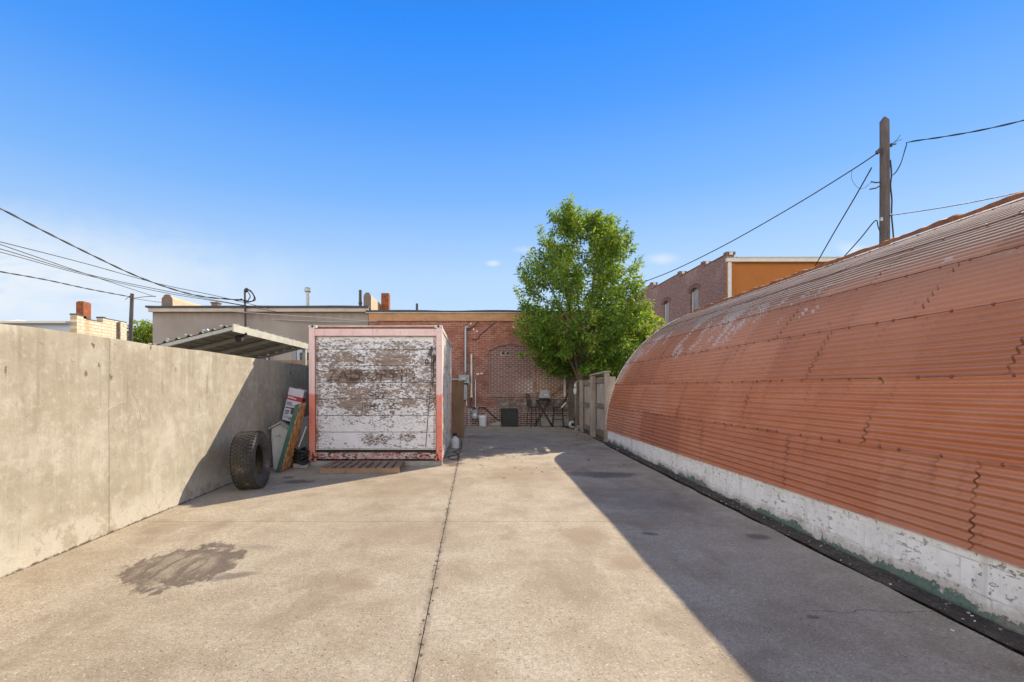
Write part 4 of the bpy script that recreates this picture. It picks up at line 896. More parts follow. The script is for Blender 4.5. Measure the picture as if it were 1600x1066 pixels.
def leaning_panels():
    # board with orange strand face and green front edge, leaning on the container corner
    r = thing('leaning_board', 'orange strand board with a green painted edge leaning on the container', 'board', (-3.25, 8.3, gz(8.3)))
    b0, b1 = Vector((-3.22, 8.15, gz(8.15) + 0.02)), Vector((-3.24, 8.72, gz(8.7) + 0.02)); t0, t1 = Vector((-2.97, 8.36, 1.235)), Vector((-3.02, 8.80, 1.25))
    th = Vector((-0.075, 0, -0.018))
    m = MB(); m.prism([b0, b1, t1, t0], Vector((-0.02, 0, -0.005))); m.build('strand_face', M_osb, r, bevel=0.002)
    m = MB(); m.prism([b0 + Vector((-0.022, 0.0, 0)), b1 + Vector((-0.022, 0, 0)), t1 + Vector((-0.022, 0, 0)), t0 + Vector((-0.022, 0.0, 0))], th); m.build('green_frame', M_green, r, bevel=0.003)
    # little house shaped panel
    r = thing('gable_panel', 'weathered white panel cut like a little house gable beside the tyre', 'panel', (-3.42, 8.42, gz(8.4)))
    Y = 8.42
    P = lambda x, y, yy=0: at(x, y, Y + yy)
    m = MB(); pts = [P(427.5, 733), P(437, 735), P(450.5, 680, .12), P(451, 672.5, .13), P(437.5, 661, .15), P(424.5, 670, .13), P(423.5, 684, .12)]
    m.prism(pts, (0.0, 0.022, 0)); m.build('panel_face', M_panel, r, bevel=0.003)
    m = MB(); m.beam(P(421, 669.5, .10), P(440, 659.3, .10), 0.10, 0.014, up=(0.3, 0, 1)); m.build('roof_batten', M_whitetrim, r)
    m = MB(); m.beam(P(439, 659.5, .14), P(455, 670, .14), 0.10, 0.05, up=(0.3, 0, 1)); m.build('roof_batten', M_greymetal, r)
    for px, py in ((432, 681.5), (435.5, 680.5), (438, 681.5)):
        MB().lathe([(0.008, 0), (0.008, 0.012)], P(px, py, .105), 8, Matrix.Rotation(R(90), 3, 'X')).build('drill_hole', M_black, r)
    # grey tote under the carton
    m = MB(); m.box((-3.24, 9.35, gz(9.3) + 0.41), (0.40, 0.50, 0.82), None, 1.0); m.box((-3.24, 9.35, gz(9.3) + 0.835), (0.44, 0.54, 0.05))
    tag(m.build('storage_bin', M_greymetal, loc=(-3.24, 9.35, gz(9.3)), bevel=0.012), 'grey bin in the gap between wall and container', 'bin')
    # printed carton standing tilted on it
    Yc = 9.12; r = thing('cardboard_box', 'white printed carton with a red band tilted above the leaning board', 'box', at(447, 657, Yc))
    tl, tr, bl = at(452.3, 605, Yc + .04), at(475.8, 610.5, Yc + .04), at(440.4, 655.8, Yc - .04)
    ux = (tr - tl); uz = (tl - bl); nrm = ux.cross(uz).normalized() * -1
    if nrm.y < 0: nrm = -nrm
    dep = nrm * 0.16
    q = lambda a, b, off=0.0: bl + ux * a + uz * b - nrm * off
    m = MB(); m.prism([q(0, 0), q(1, 0), q(1, 1), q(0, 1)], dep); m.build('carton', M_cardw, r, bevel=0.003)
    pn = lambda name, a0, b0, a1, b1, mt, off=0.003: MB().prism([q(a0, b0, off), q(a1, b0, off), q(a1, b1, off), q(a0, b1, off)], nrm * 0.002).build(name, mt, r)
    pn('printed_band', 0, 0.63, 1.0, 0.77, M_cardr)
    m = MB(); m.prism([q(1, 0.63) + ux.normalized() * 0.003, q(1, 0.63) + dep + ux.normalized() * 0.003, q(1, 0.77) + dep + ux.normalized() * 0.003, q(1, 0.77) + ux.normalized() * 0.003], ux.normalized() * -0.002); m.build('printed_band', M_cardr, r)
    m = MB()
    for a0, a1, b0, b1 in ((0.06, 0.15, .675, .735), (.17, .24, .675, .735), (.26, .31, .675, .735), (.33, .42, .675, .735), (.44, .62, .675, .71)): m.prism([q(a0, b0, .006), q(a1, b0, .006), q(a1, b1, .006), q(a0, b1, .006)], nrm * 0.002)
    m.build('printed_mark', M_cardw, r)
    m = MB()
    for a0, a1, b0, b1 in ((.06, .40, .54, .565), (.06, .42, .50, .525), (.06, .66, .465, .485), (.08, .36, .28, .32), (.08, .34, .235, .265), (.08, .30, .19, .215), (.08, .6, .12, .13), (.08, .55, .09, .10)): m.prism([q(a0, b0, .004), q(a1, b0, .004), q(a1, b1, .004), q(a0, b1, .004)], nrm * 0.002)
    m.build('printed_lines', M_ink, r)
    m = MB()
    for a0, a1, b0, b1 in ((.04, .62, .375, .41), (.44, .68, .22, .42)): m.prism([q(a0, b0, .005), q(a1, b0, .005), q(a1, b1, .005), q(a0, b1, .005)], nrm * 0.002)
    m.build('printed_picture', M_inkbr, r)
    m = MB(); m.prism([q(0.35, 1.0) + dep, q(1.02, 1.0) + dep, q(1.02, 1.03) + dep, q(0.35, 1.05) + dep], nrm * 0.004); m.build('flap', M_block, r)
    # black hose heap, cement block and thin batten beside the container foot
    m = MB(); rn = random.Random(2)
    for i in range(7):
        rr = 0.10 + 0.02 * rn.random(); z = gz(8.7) + 0.10 + 0.035 * i; cx, cy = -3.08 + rn.uniform(-.02, .02), 8.66 + rn.uniform(-.02, .02)
        m.tube([(cx + rr * math.cos(a), cy + rr * 0.8 * math.sin(a), z + 0.03 * math.sin(a * 2 + i)) for a in [2 * math.pi * k / 22 for k in range(22)]], 0.018, 8, closed=True)
    tag(m.build('hose_coil', M_black, loc=(-3.08, 8.66, gz(8.7)), smooth=True), 'heap of coiled black hose behind the strand board', 'hose')
    m = MB(); m.box((-3.07, 8.66, gz(8.66) + 0.04), (0.24, 0.17, 0.08)); tag(m.build('cement_block', M_block, loc=(-3.07, 8.66, gz(8.66)), bevel=0.01), 'pale flat cement block under the black hose heap', 'block')
    m = MB(); m.beam(at(466.5, 699, 8.62), at(478.5, 666.5, 8.80), 0.02, 0.012); tag(m.build('batten', M_whitetrim, loc=at(466, 699, 8.62)), 'thin pale batten leaning in the dark gap by the red post', 'batten')
leaning_panels()

def pallet():
    X0, X1, Ya, Yb = -2.56, -1.24, 8.10, 8.79; z0 = gz(8.1)
    r = thing('wooden_pallet', 'low slatted wooden pallet lying in front of the container', 'pallet', ((X0 + X1) / 2, Ya, z0))
    m = MB(); m.span((X0, Ya, z0), (X0 + 0.42, Ya + 0.03, z0 + 0.082)); m.span((X0 + 0.424, Ya, z0), (X1, Ya + 0.03, z0 + 0.085)); m.build('front_board', M_palletf, r, bevel=0.004)
    m = MB(); m.span((X0, Yb - 0.03, gz(Yb)), (X1, Yb, gz(Yb) + 0.08)); m.build('back_board', M_palletf, r, bevel=0.004)
    rn = random.Random(1)
    for i in range(10):
        x = X0 + 0.01 + i * (X1 - X0 - 0.11) / 9
        m = MB(); m.box((x + 0.048, (Ya + Yb) / 2 + 0.005, gz(8.45) + 0.096 + rn.uniform(-.002, .002)), (0.092 + rn.uniform(-.01, .006), Yb - Ya + rn.uniform(-0.01, .02), 0.02), (R(0.6), rn.uniform(-.01, .01), rn.uniform(-.015, .015))); m.build('slat', M_pallet, r, bevel=0.003)
pallet()

def jug():
    Y = 11.25; x = -0.43; z = gz(Y); r = thing('sprayer_tank', 'white round tank with a dark cap by the container side', 'tank', (x, Y, z))
    m = MB(); m.lathe([(0.075, 0.0), (0.088, 0.015), (0.092, 0.10), (0.09, 0.18), (0.078, 0.225), (0.05, 0.25), (0.036, 0.262), (0.034, 0.29)], (x, Y, z), 24); m.build('tank_body', M_whiteplast, r, smooth='angle')
    m = MB(); m.lathe([(0.045, 0.285), (0.047, 0.325), (0.03, 0.335)], (x, Y, z), 16); m.beam((x - 0.05, Y, z + 0.345), (x + 0.05, Y, z + 0.345), 0.02, 0.018); m.build('cap', M_black, r, smooth='angle')
    m = MB(); pts = [(x + 0.02, Y, z + .31), (x + 0.12, Y - 0.02, z + .22), (x + 0.16, Y - .05, z + .05), (x + 0.13, Y - 0.3, z + .012), (x - 0.02, Y - 0.7, z + .008), (x + 0.12, Y - 1.0, z + .004), (x - .08, Y - 1.4, z - .002), (x + 0.03, Y - 1.75, z - .006), (x + 0.13, Y - 1.6, z - .002), (x + .11, Y - 1.2, z + .006)]
    m.tube(smooth_path(pts), 0.007, 6); m.build('hose', M_cable, r, smooth=True)

def smooth_path(pts, k=6):
    P = [Vector(p) for p in pts]; out = []
    for i in range(len(P) - 1):
        p0, p1, p2, p3 = P[max(i - 1, 0)], P[i], P[i + 1], P[min(i + 2, len(P) - 1)]
        for j in range(k):
            t = j / k; out.append(0.5 * ((2 * p1) + (p2 - p0) * t + (2 * p0 - 5 * p1 + 4 * p2 - p3) * t * t + (3 * p1 - p0 - 3 * p2 + p3) * t ** 3))
    out.append(P[-1]); return out
jug()

def locker():
    X0, X1, Ya, Yb, zt = -0.62, -0.275, 13.3, 13.95, 1.70; z = gz(Ya)
    r = thing('plywood_locker', 'tall brown plywood locker with a pale overhanging lid behind the container', 'locker', ((X0 + X1) / 2, Ya, z))
    m = MB(); m.span((X0, Ya, z), (X1 - 0.03, Ya + 0.02, zt)); m.build('front_panel', M_locker, r, bevel=0.002)
    m = MB(); m.span((X1 - 0.028, Ya - 0.01, z), (X1, Yb, zt)); m.build('side_panel', M_locker, r, bevel=0.002)
    m = MB(); m.span((X0, Ya + 0.022, z), (X0 + 0.02, Yb, zt)); m.build('side_panel', M_locker, r)
    m = MB(); pts = [(-0.66, 1.735), (-0.30, 1.735), (-0.20, 1.715), (-0.14, 1.66), (-0.125, 1.60), (-0.11, 1.60), (-0.12, 1.67), (-0.185, 1.735), (-0.29, 1.765), (-0.66, 1.765)]
    m.prism([(x, Ya - 0.08, zz) for x, zz in pts], (0, 0.72, 0)); m.build('lid', M_flash, r)
locker()

# ------------------------------------------------------------------ brick building at the end of the yard
WY = 17.35
def brick_building():
    X0, X1, ZT = -3.74, 4.7, 4.04; z0 = gz(WY)
    r = thing('brick_building', 'low red brick building closing the end of the yard', 'building', (X0, WY, 0))
    wl, wr, wb, wa, rise = 0.55, 2.15, 1.30, 2.82, 0.24          # bricked up window opening
    def arch(x): t = (x - wl) / (wr - wl) * 2 - 1; return wa + rise * (math.sqrt(max(0, 1 - (t * 0.82) ** 2)) - math.sqrt(1 - 0.82 ** 2)) / (1 - math.sqrt(1 - 0.82 ** 2))
    m = MB(); Q = lambda x0, x1, a, b: m.poly([(x0, WY, a), (x1, WY, a), (x1, WY, b), (x0, WY, b)])
    Q(X0, wl, -0.1, ZT); Q(wr, X1, -0.1, ZT); Q(wl, wr, -0.1, wb)
    k = 24; xs = [wl + (wr - wl) * i / k for i in range(k + 1)]
    for a, b in zip(xs, xs[1:]):
        m.poly([(a, WY, arch(a)), (b, WY, arch(b)), (b, WY, ZT), (a, WY, ZT)]); m.poly([(a, WY, arch(a)), (a, WY + .06, arch(a)), (b, WY + .06, arch(b)), (b, WY, arch(b))])
    m.poly([(wl, WY, wb), (wl, WY + .06, wb), (wl, WY + .06, arch(wl)), (wl, WY, arch(wl))]); m.poly([(wr, WY, wb), (wr, WY, arch(wr)), (wr, WY + .06, arch(wr)), (wr, WY + .06, wb)])
    m.poly([(X1, WY, -0.1), (X1, WY + 12, -0.1), (X1, WY + 12, ZT), (X1, WY, ZT)]); m.poly([(X0, WY, -0.1), (X0, WY, ZT), (X0, WY + 12, ZT), (X0, WY + 12, -0.1)]); m.poly([(X0, WY + 12, -.1), (X0, WY + 12, ZT), (X1, WY + 12, ZT), (X1, WY + 12, -.1)])
    m.build('wall', M_byard, r, recalc=False)
    m = MB(); m.prism([(wl, WY + .045, wb), (wr, WY + .045, wb)] + [(x, WY + .045, arch(x)) for x in xs[::-1]], (0, 0.05, 0)); m.mi = 1; m.span((wl + .005, WY + .03, wb + .005), (wl + .035, WY + .042, arch(wl) - .01)); m.span((wr - .035, WY + .03, wb + .005), (wr - .005, WY + .042, arch(wr) - .01)); inf = m.build('window_infill', [M_binfill, M_mortar], r)
    for px in (786, 793.5): MB().lathe([(0.045, 0), (0.045, 0.05)], at(px, 552, WY + 0.042), 14, Matrix.Rotation(R(90), 3, 'X')).build('vent_hole', M_black, inf)
    m = MB(); m.box(at(789.5, 553, WY + 0.042), (0.36, 0.012, 0.16)); m.build('plaster_patch', M_mortar, inf)
    m = MB(); rn = random.Random(9)
    cxm = (wl + wr) / 2; half = (wr - wl) / 2; sag = rise; Rad = (half * half + sag * sag) / (2 * sag); cz = wa + sag - Rad; amax = math.asin(half / Rad)
    for ring, r0 in ((0, Rad + 0.055), (1, Rad + 0.17)):
        nb = int(2 * amax * r0 / 0.078)
        for i in range(nb):
            a = -amax + 2 * amax * (i + 0.5) / nb; q = Matrix.Rotation(a, 3, 'Y')
            m.box(Vector((cxm, WY + 0.012, cz)) + q @ Vector((0, 0, r0)), (0.060, 0.04, 0.10), q)
    m.build('arch', M_vouss, r, bevel=0.004)
    m = MB(); x = wl - 0.09
    while x < wr + 0.10: m.box((x, WY - 0.005, wb - 0.055 + rn.uniform(-.004, .004)), (0.062, 0.07 + rn.uniform(0, .012), 0.115)); x += 0.076
    m.build('window_sill', M_sillbrick, r, bevel=0.004)
    # plywood fascia, white gutter strip, felt roof edge, in sections with uneven joints
    m = MB(); xs = [X0, -2.9, -1.7, -0.5, 0.7, 1.9, 3.1, X1 + .1]
    for i, (a, b) in enumerate(zip(xs, xs[1:])): m.span((a + .003, WY - 0.05 - .004 * (i % 2), 3.90), (b - .003, WY - 0.02, 4.185 - .004 * (i % 3)))
    m.build('fascia', M_ply, r)
    m = MB(); m.span((X0 - .1, WY - 0.09, 4.165), (X1 + .15, WY - 0.03, 4.215)); m.span((X0, WY - 0.018, ZT), (X1, WY + 0.0, 4.2)); m.build('gutter_strip', M_fasciaw, r, bevel=0.006)
    m = MB(); k = 40; xs = [X0 - .08 + (X1 + .2 - X0) * i / k for i in range(k + 1)]
    for a, b in zip(xs, xs[1:]):
        h = lambda x: 4.275 + 0.03 * nz(x, 0, 0, .6) + .008 * nz(x, 4, 0, 4) - 0.02 * (x + 3) / 7
        m.prism([(a, WY - .12, 4.217), (b, WY - .12, 4.217), (b, WY - .12, h(b)), (a, WY - .12, h(a))], (0, 12.2, 0))
    m.build('roof', M_roofdk, r)
    m = MB(); c = at(602.5, 480, 19.3); m.span((c.x - .15, 19.15, 4.0), (c.x + .15, 19.5, CAMZ + (CY - 458) * 19.15 / F)); m.build('chimney', M_chim, r, bevel=0.006)
    def pipe(name, px, y0, y1, Y, rad, mt, cap=0, par=r):
        m = MB(); t = at(px, y1, Y); m.tube([(t.x, Y, 4.0), (t.x, Y, t.z)], rad, 12)
        if cap: m.lathe([(rad * 1.1, -.02), (rad * 1.9, 0), (rad * 2.0, .10), (rad * 1.3, .16), (rad * .5, .18)], (t.x, Y, t.z - .03), 14)
        return m.build(name, mt, par, smooth='angle')
    pipe('vent_pipe', 651.5, 484, 474.5, 18.3, 0.045, M_dkmetal)
    pipe('vent_pipe', 597.5, 480, 470, 18.6, 0.0, M_dkmetal) if False else None
    # electric service: mast, meter box, conduits
    m = MB(); e = at(727.5, 512, WY - .1)
    m.tube(smooth_path([(e.x + .12, WY - .02, e.z - .06), (e.x + .10, WY - .10, e.z), (e.x + .03, WY - .10, e.z + .02), (e.x, WY - .09, e.z - .08), (e.x, WY - .09, e.z - .4), (e.x, WY - .09, 1.95)]), 0.042, 10); m.build('service_mast', M_galv, r, smooth=True)
    m = MB(); a = at(716.5, 586, WY - .1); b = at(733.5, 599, WY - .1); m.span((a.x, WY - .2, b.z), (b.x, WY - .004, a.z)); m.mi = 1; m.lathe([(.08, 0), (.085, .05), (.06, .08)], ((a.x + b.x) / 2, WY - .2, (a.z + b.z) / 2), 14, Matrix.Rotation(R(90), 3, 'X')); m.build('meter_box', [M_greymetal, M_galv], r, bevel=.01)
    m = MB(); a = at(722, 601, WY - .1); b = at(730, 625, WY - .1); m.span((a.x, WY - .14, b.z), (b.x, WY - .004, a.z)); m.build('breaker_box', M_greymetal, r, bevel=.01)
    for px, y0, y1, rad, mt in ((736.7, 553, 621, .034, M_flash), (743, 593, 645, .018, M_whitetrim), (729, 625, 634, .02, M_flash)):
        m = MB(); a = at(px, y0, WY - .05); b = at(px, y1, WY - .05); m.tube([a, b], rad, 10)
        if rad > .03: m.tube([b + Vector((0, 0, .10)), b], .05, 10)
        m.build('conduit', mt, r, smooth='angle')
    m = MB(); pts = [at(737, 622, WY - .07), at(735, 634, WY - .1), at(742, 638, WY - .1), at(756, 637, WY - .07), at(768, 647, WY - .06), at(776, 655, WY - .08), at(790, 662, WY - .1), at(797, 664, WY - .1)]
    m.tube(smooth_path(pts), .018, 8); m.build('cable', M_cable, r, smooth=True)
    for pts in ([(775, 503), (766, 510), (760, 515), (751, 523), (744, 531), (738, 530)], [(748, 503), (742, 508), (735, 514), (733, 516)]):
        m = MB(); m.tube(smooth_path([at(x, y, WY - .02) for x, y in pts]), .012, 6); m.build('cable', M_cable, r, smooth=True)
    for px, py in ((746.5, 584.5), (752.5, 584)): MB().lathe([(.05, 0), (.045, .03)], at(px, py, WY - .003), 12, Matrix.Rotation(R(90), 3, 'X') @ Matrix.Diagonal((1.2, .7, 1))).build('plaster_dab', M_flash, r)
    for px, py in ((740, 515), (745, 518), (735.5, 506)): MB().box(at(px, py, WY - .01), (.05, .02, .07)).build('cable_clip', M_flash, r)
    m = MB(); a = at(882.5, 585, WY - .06); b = at(882.5, 620, WY - .06); m.beam(a, b, .09, .07, up=(1, 0, 0)); m.build('downspout', M_whitetrim, r, bevel=.008)
    # gas meter
    g = MB(); c = at(742, 650, WY - .22); g.lathe([(.10, -.10), (.125, -.05), (.125, .05), (.10, .10)], c, 16, Matrix.Rotation(R(90), 3, 'X')); g.box(c + Vector((0, 0, .15)), (.16, .14, .10))
    g.tube(smooth_path([c + Vector((-.08, 0, .15)), c + Vector((-.12, 0, .22)), c + Vector((-.18, 0, .15)), c + Vector((-.2, 0, -.25))]), .022, 8); g.tube([c + Vector((.07, 0, .18)), c + Vector((.09, .05, .3)), c + Vector((.09, .2, .3))], .022, 8)
    gm = g.build('gas_meter', M_greymetal, r, smooth='angle')
    m = MB(); m.lathe([(.06, 0), (.06, .02)], c + Vector((0, -.10, .04)), 14, Matrix.Rotation(R(90), 3, 'X')); m.build('dial', M_whiteplast, gm)
    m = MB(); m.tube([at(733, 668, WY - .5), at(733, 639, WY - .5)], .03, 10); tag(m.build('pipe_bollard', M_greymetal, loc=at(733, 668, WY - .5), smooth='angle'), 'short grey pipe post guarding the gas meter', 'post')
brick_building()

# ------------------------------------------------------------------ stucco building on the left
def stucco_building():
    X0, X1, ZT = -11.45, -3.76, 4.36
    r = thing('stucco_building', 'long beige grey stucco building beyond the concrete wall', 'building', (X0, WY, 0))
    m = MB(); m.span((X0, WY, -0.1), (X1, WY + 12, ZT - .02)); m.build('wall', M_stucco, r)
    m = MB(); m.span((X0 - .1, WY - .1, 4.22), (X1 + .02, WY - .005, 4.36)); m.build('fascia', M_fasciaw, r, bevel=.006)
    m = MB(); k = 36; xs = [X0 - .16 + (X1 + .2 - X0) * i / k for i in range(k + 1)]
    for a, b in zip(xs, xs[1:]):
        h = lambda x: 4.425 + .02 * nz(x, 0, 0, .7) + .006 * nz(x, 4, 0, 4)
        m.prism([(a, WY - .16, 4.362), (b, WY - .16, 4.362), (b, WY - .16, h(b)), (a, WY - .16, h(a))], (0, 12, 0))
    m.build('roof', M_roofdk, r)
    def parapet(xa, xb, Y, zt, L):
        m = MB(); pts = [(xa, 4.3)] + [((xa + xb) / 2 - (xb - xa) / 2 * math.cos(t), zt - (xb - xa) * .42 + (xb - xa) * .42 * math.sin(t)) for t in [math.pi * i / 10 for i in range(11)]] + [(xb, 4.3)]
        m.prism([(x, Y, z) for x, z in pts], (0, L, 0)); p = m.build('parapet', M_parapet, r, smooth='angle')
        m = MB(); m.prism([(x, Y - .012, z) for x, z in pts], (0, .012, 0)); m.build('end_plaster', M_coping, p)
        m = MB()
        m.tube([(p_[0], Y + .0, p_[1] + .012) for p_ in pts[4:9]], .02, 6); m.build('coping', M_coping, p)
    parapet(-11.38, -10.98, 17.75, 4.90, 9); parapet(-3.97, -3.70, 17.55, 4.93, 9)
    m = MB(); c = at(335, 480, 19.5); m.span((c.x - .13, 19.5, 4.2), (c.x + .13, 19.75, CAMZ + (CY - 474) * 19.5 / F)); m.span((c.x - .16, 19.47, CAMZ + (CY - 474) * 19.5 / F), (c.x + .16, 19.78, CAMZ + (CY - 473) * 19.5 / F + .03)); m.build('chimney', M_coping, r, bevel=.01)
    def pipe(px, y1, Y, rad, mt, cap):
        m = MB(); t = at(px, y1, Y); m.tube([(t.x, Y, 4.2), (t.x, Y, t.z)], rad, 12)
        if cap: m.lathe([(rad * 1.1, -.02), (rad * 1.7, 0), (rad * 1.75, .12), (rad * 1.2, .16), (rad * .4, .17)], (t.x, Y, t.z - .1), 14)
        else: m.lathe([(rad * 1.3, 0), (rad * 1.3, .06)], (t.x, Y, 4.62), 12)
        m.build('vent_pipe', mt, r, smooth='angle')
    pipe(481, 452, 19.0, .075, M_galv, 1); pipe(563, 453.5, 18.0, .055, M_dkmetal, 0)
    # service mast with drip loops
    m = MB(); b = at(383.5, 520, WY - .18); t = at(382.5, 452, WY - .18)
    m.tube([b, (t.x, t.y, t.z - .05)], .035, 10); m.lathe([(.05, 0), (.075, .06), (.05, .14), (.01, .16)], (t.x + .02, t.y, t.z - .10), 12, Matrix.Rotation(R(25), 3, 'Y')); m.build('service_mast', M_dkmetal, r, smooth='angle')
    P = lambda x, y: at(x, y, WY - .22)
    for pts in ([(385, 452), (391, 454), (396, 460), (399, 467), (397, 470), (392, 471), (386, 471), (382, 468)], [(385, 453), (388, 457), (391, 463), (389, 467), (387, 470), (381, 469)], [(386, 452), (393, 457), (397, 464), (396, 469), (390, 472), (383, 472), (378, 468)], [(378, 467), (373, 469), (368, 470)]):
        m = MB(); m.tube(smooth_path([P(*p) for p in pts]), .018, 6); m.build('drip_loop', M_cable, r, smooth=True)
    # a window and a small vent low on the wall, above the boundary wall
    f = MB(); a = at(464, 547, WY - .03); b = at(500, 590, WY - .03); f.span((a.x, WY - .06, b.z), (b.x, WY - .004, a.z)); fr = f.build('window', M_lightgrey, r, bevel=.01)
    f = MB(); a2 = at(468.5, 551, WY - .06); b2 = at(497, 588, WY - .06); f.span((a2.x, WY - .075, b2.z), (b2.x, WY - .062, a2.z)); f.build('pane', M_glass, fr)
    f = MB(); a = at(461.5, 540, WY - .06); b = at(461.5, 575, WY - .06); f.tube([a, b], .04, 8); f.build('downspout', M_greymetal, r, smooth='angle')
    f = MB(); a = at(410, 553, WY - .05); b = at(424, 580, WY - .05); f.span((a.x, WY - .07, b.z), (b.x, WY - .004, a.z)); fr = f.build('window', M_whitetrim, r, bevel=.01)
    f = MB()
    for q in (411.5, 418.5): a2 = at(q, 555.5, WY - .07); b2 = at(q + 4.5, 578, WY - .07); f.span((a2.x, WY - .085, b2.z), (b2.x, WY - .072, a2.z))
    f.build('pane', M_glass, fr)
stucco_building()

def board_fence():
    Y = 14.6; a = at(395, 562, Y); b = at(520, 562, Y); r = thing('board_fence', 'tan board fence peeping over the concrete wall below the carport', 'fence', (a.x, Y, 0))
    m = MB(); m.span((-10.5, Y, 0), (-3.9, Y + .04, a.z - .16)); m.build('boards', M_fence, r)
    m = MB(); m.span((-10.5, Y - .04, a.z - .16), (-3.88, Y + .08, a.z - .02)); m.build('cap_board', M_locker, r, bevel=.006)
board_fence()

# ------------------------------------------------------------------ carport behind the wall
def carport():
    XR, YA, YB = -3.93, 7.98, 11.45; zr = 2.475; sl = 0.252; XL = -7.6
    zf = lambda x: zr + (x - XR) * sl
    r = thing('carport', 'pale metal carport roof sloping down behind the concrete wall', 'carport', (-5.5, YA, 0))
    m = MB(); k = 150; xs = [XL + (XR - XL) * i / k for i in range(k + 1)]
    h = lambda i: 0.028 if i % 8 in (0, 1) else 0.0
    for off in (0.0,):
        a = [m.bm.verts.new((x, YA - .05, zf(x) + .055 + h(i))) for i, x in enumerate(xs)]; b = [m.bm.verts.new((x, YB + .05, zf(x) + .055 + h(i))) for i, x in enumerate(xs)]
        a2 = [m.bm.verts.new((x, YA - .05, zf(x) + .050 + h(i))) for i, x in enumerate(xs)]; b2 = [m.bm.verts.new((x, YB + .05, zf(x) + .050 + h(i))) for i, x in enumerate(xs)]
        for i in range(k):
            m.face([a[i], a[i + 1], b[i + 1], b[i]]); m.face([a2[i + 1], a2[i], b2[i], b2[i + 1]]); m.face([a2[i], a2[i + 1], a[i + 1], a[i]])
    m.build('roof_sheet', M_carroof, r)
    for y in (YA, YA + .85, YA + 1.72, YA + 2.6, YB):
        m = MB(); m.beam((XL, y, zf(XL) + .012), (XR, y, zf(XR) + .012), .06, .06); m.build('rafter', M_carframe, r, bevel=.004)
    for x in (XL + .02, (XL + XR) / 2): m = MB(); m.beam((x, YA - .05, zf(x) - .11), (x, YB + .05, zf(x) - .11), .06, .12); m.build('purlin', M_carframe, r)
    m = MB(); m.span((XR, YA - .06, zr - .05), (XR + .022, YB + .06, zr + .075)); m.build('edge_trim', M_carframe, r, bevel=.003)
    y = YA + .1
    while y < YB: MB().box((XR + .01, y, zr + .085), (.03, .03, .02)).build('screw_head', M_galv, r); y += .36
    for x in [XR - .2 - .29 * i for i in range(9)]: MB().box((x, YA - .03, zf(x) + .10), (.035, .03, .02)).build('screw_head', M_galv, r)
    for x, y in ((XR - .03, YB - .06), (XL + .05, YA + .06), (XL + .05, YB - .06), (-5.2, YB - .06)):
        m = MB(); m.span((x - .04, y - .04, gz(y) - .05), (x + .04, y + .04, zf(x) - .05)); m.build('post', M_carframe, r, bevel=.004)
    m = MB(); c = at(374, 529, YA + .3); m.box(c, (.10, .14, .09), (0.3, 0, 0.2)); m.tube([c, c + Vector((.07, .05, .10))], .018, 8); m.tube([c + Vector((.03, 0, .02)), c + Vector((.13, 0, .09))], .02, 8); m.build('flood_lamp', M_black, r, bevel=.008)
    m = MB(); c = at(322, 517, YA + .1); m.lathe([(.03, 0), (.05, .03), (.02, .07)], (c.x, c.y, zf(c.x) + .085), 10); m.build('roof_knob', M_galv, r, smooth=True)
carport()

# ------------------------------------------------------------------ white building with painted block wall, far left
def white_building():
    X = -18.0; Ya, Yb = F * 18 / (CX - 120), F * 18 / (CX - 198); zt = lambda py, y: CAMZ + (CY - py) * y / F
    r = thing('white_building', 'low pale building with a sunlit painted block side wall', 'building', (X, Ya, 0))
    z1, z2 = zt(493, Ya), zt(499.5, Yb)
    m = MB(); st = [(Ya, Ya + .55, z1 + .02), (Ya + .55, Ya + 1.55, z1 - .10), (Ya + 1.55, Yb, z1 + .10)]
    m.span((X - .30, st[0][0], -.1), (X, st[0][1], st[0][2])); m.span((X - .30, st[1][0], -.1), (X, st[1][1], st[1][2])); m.span((X - .30, st[2][0], -.1), (X, st[2][1], st[2][2])); m.build('block_wall', M_bpaint, r)
    m = MB()
    for a, b, z in st: m.span((X - .33, a, z + .002), (X + .02, a + .18, z + .07)); m.span((X - .33, a + .18, z + .002), (X + .02, b, z + .03))
    m.build('coping', M_roofdk, r)
    yp = F * 18 / (CX - 184.5); m = MB(); m.tube([(X + .06, yp, 0), (X + .06, yp, z1 + .05)], .055, 8); m.build('downspout', M_coping, r)
    m = MB(); m.span((X - 14, Ya + .02, -.1), (X - .302, Ya + 3.0, zt(506.5, Ya))); m.build('front_wall', M_lightgrey, r)
    m = MB(); m.span((X - 14.2, Ya - .25, zt(506, Ya)), (X - .31, Ya + 3.05, zt(503, Ya))); m.build('eaves', M_cream, r)
    m = MB(); za, zb = zt(503, Ya) + .003, zt(499, Ya); m.prism([(X - 3.1, Ya - .2, za), (X - .31, Ya - .2, za), (X - .31, Ya + 1.2, zb), (X - 2.6, Ya + 1.2, zb)], (0, 1.8, .06)); m.build('roof', M_roofdk, r)
    m = MB(); m.prism([(X - 9, Ya - .2, za), (X - 3.1, Ya - .2, za), (X - 3.5, Ya + .9, za + .22), (X - 5.5, Ya + 1.8, za + .28), (X - 9, Ya + 1.8, za + .28)], (0, 1.2, .03)); m.build('tin_roof', M_whitetrim, r)
    c = at(136.5, 490, Ya + .62)
    m = MB(); m.box((X - .17, Ya + .60, z1 + .30), (.34, .46, .78)); m.mi = 1; m.box((X - .17, Ya + .60, z1 + .70), (.26, .36, .05)); m.build('chimney', [M_chim, M_coping], r, bevel=.006)
white_building()

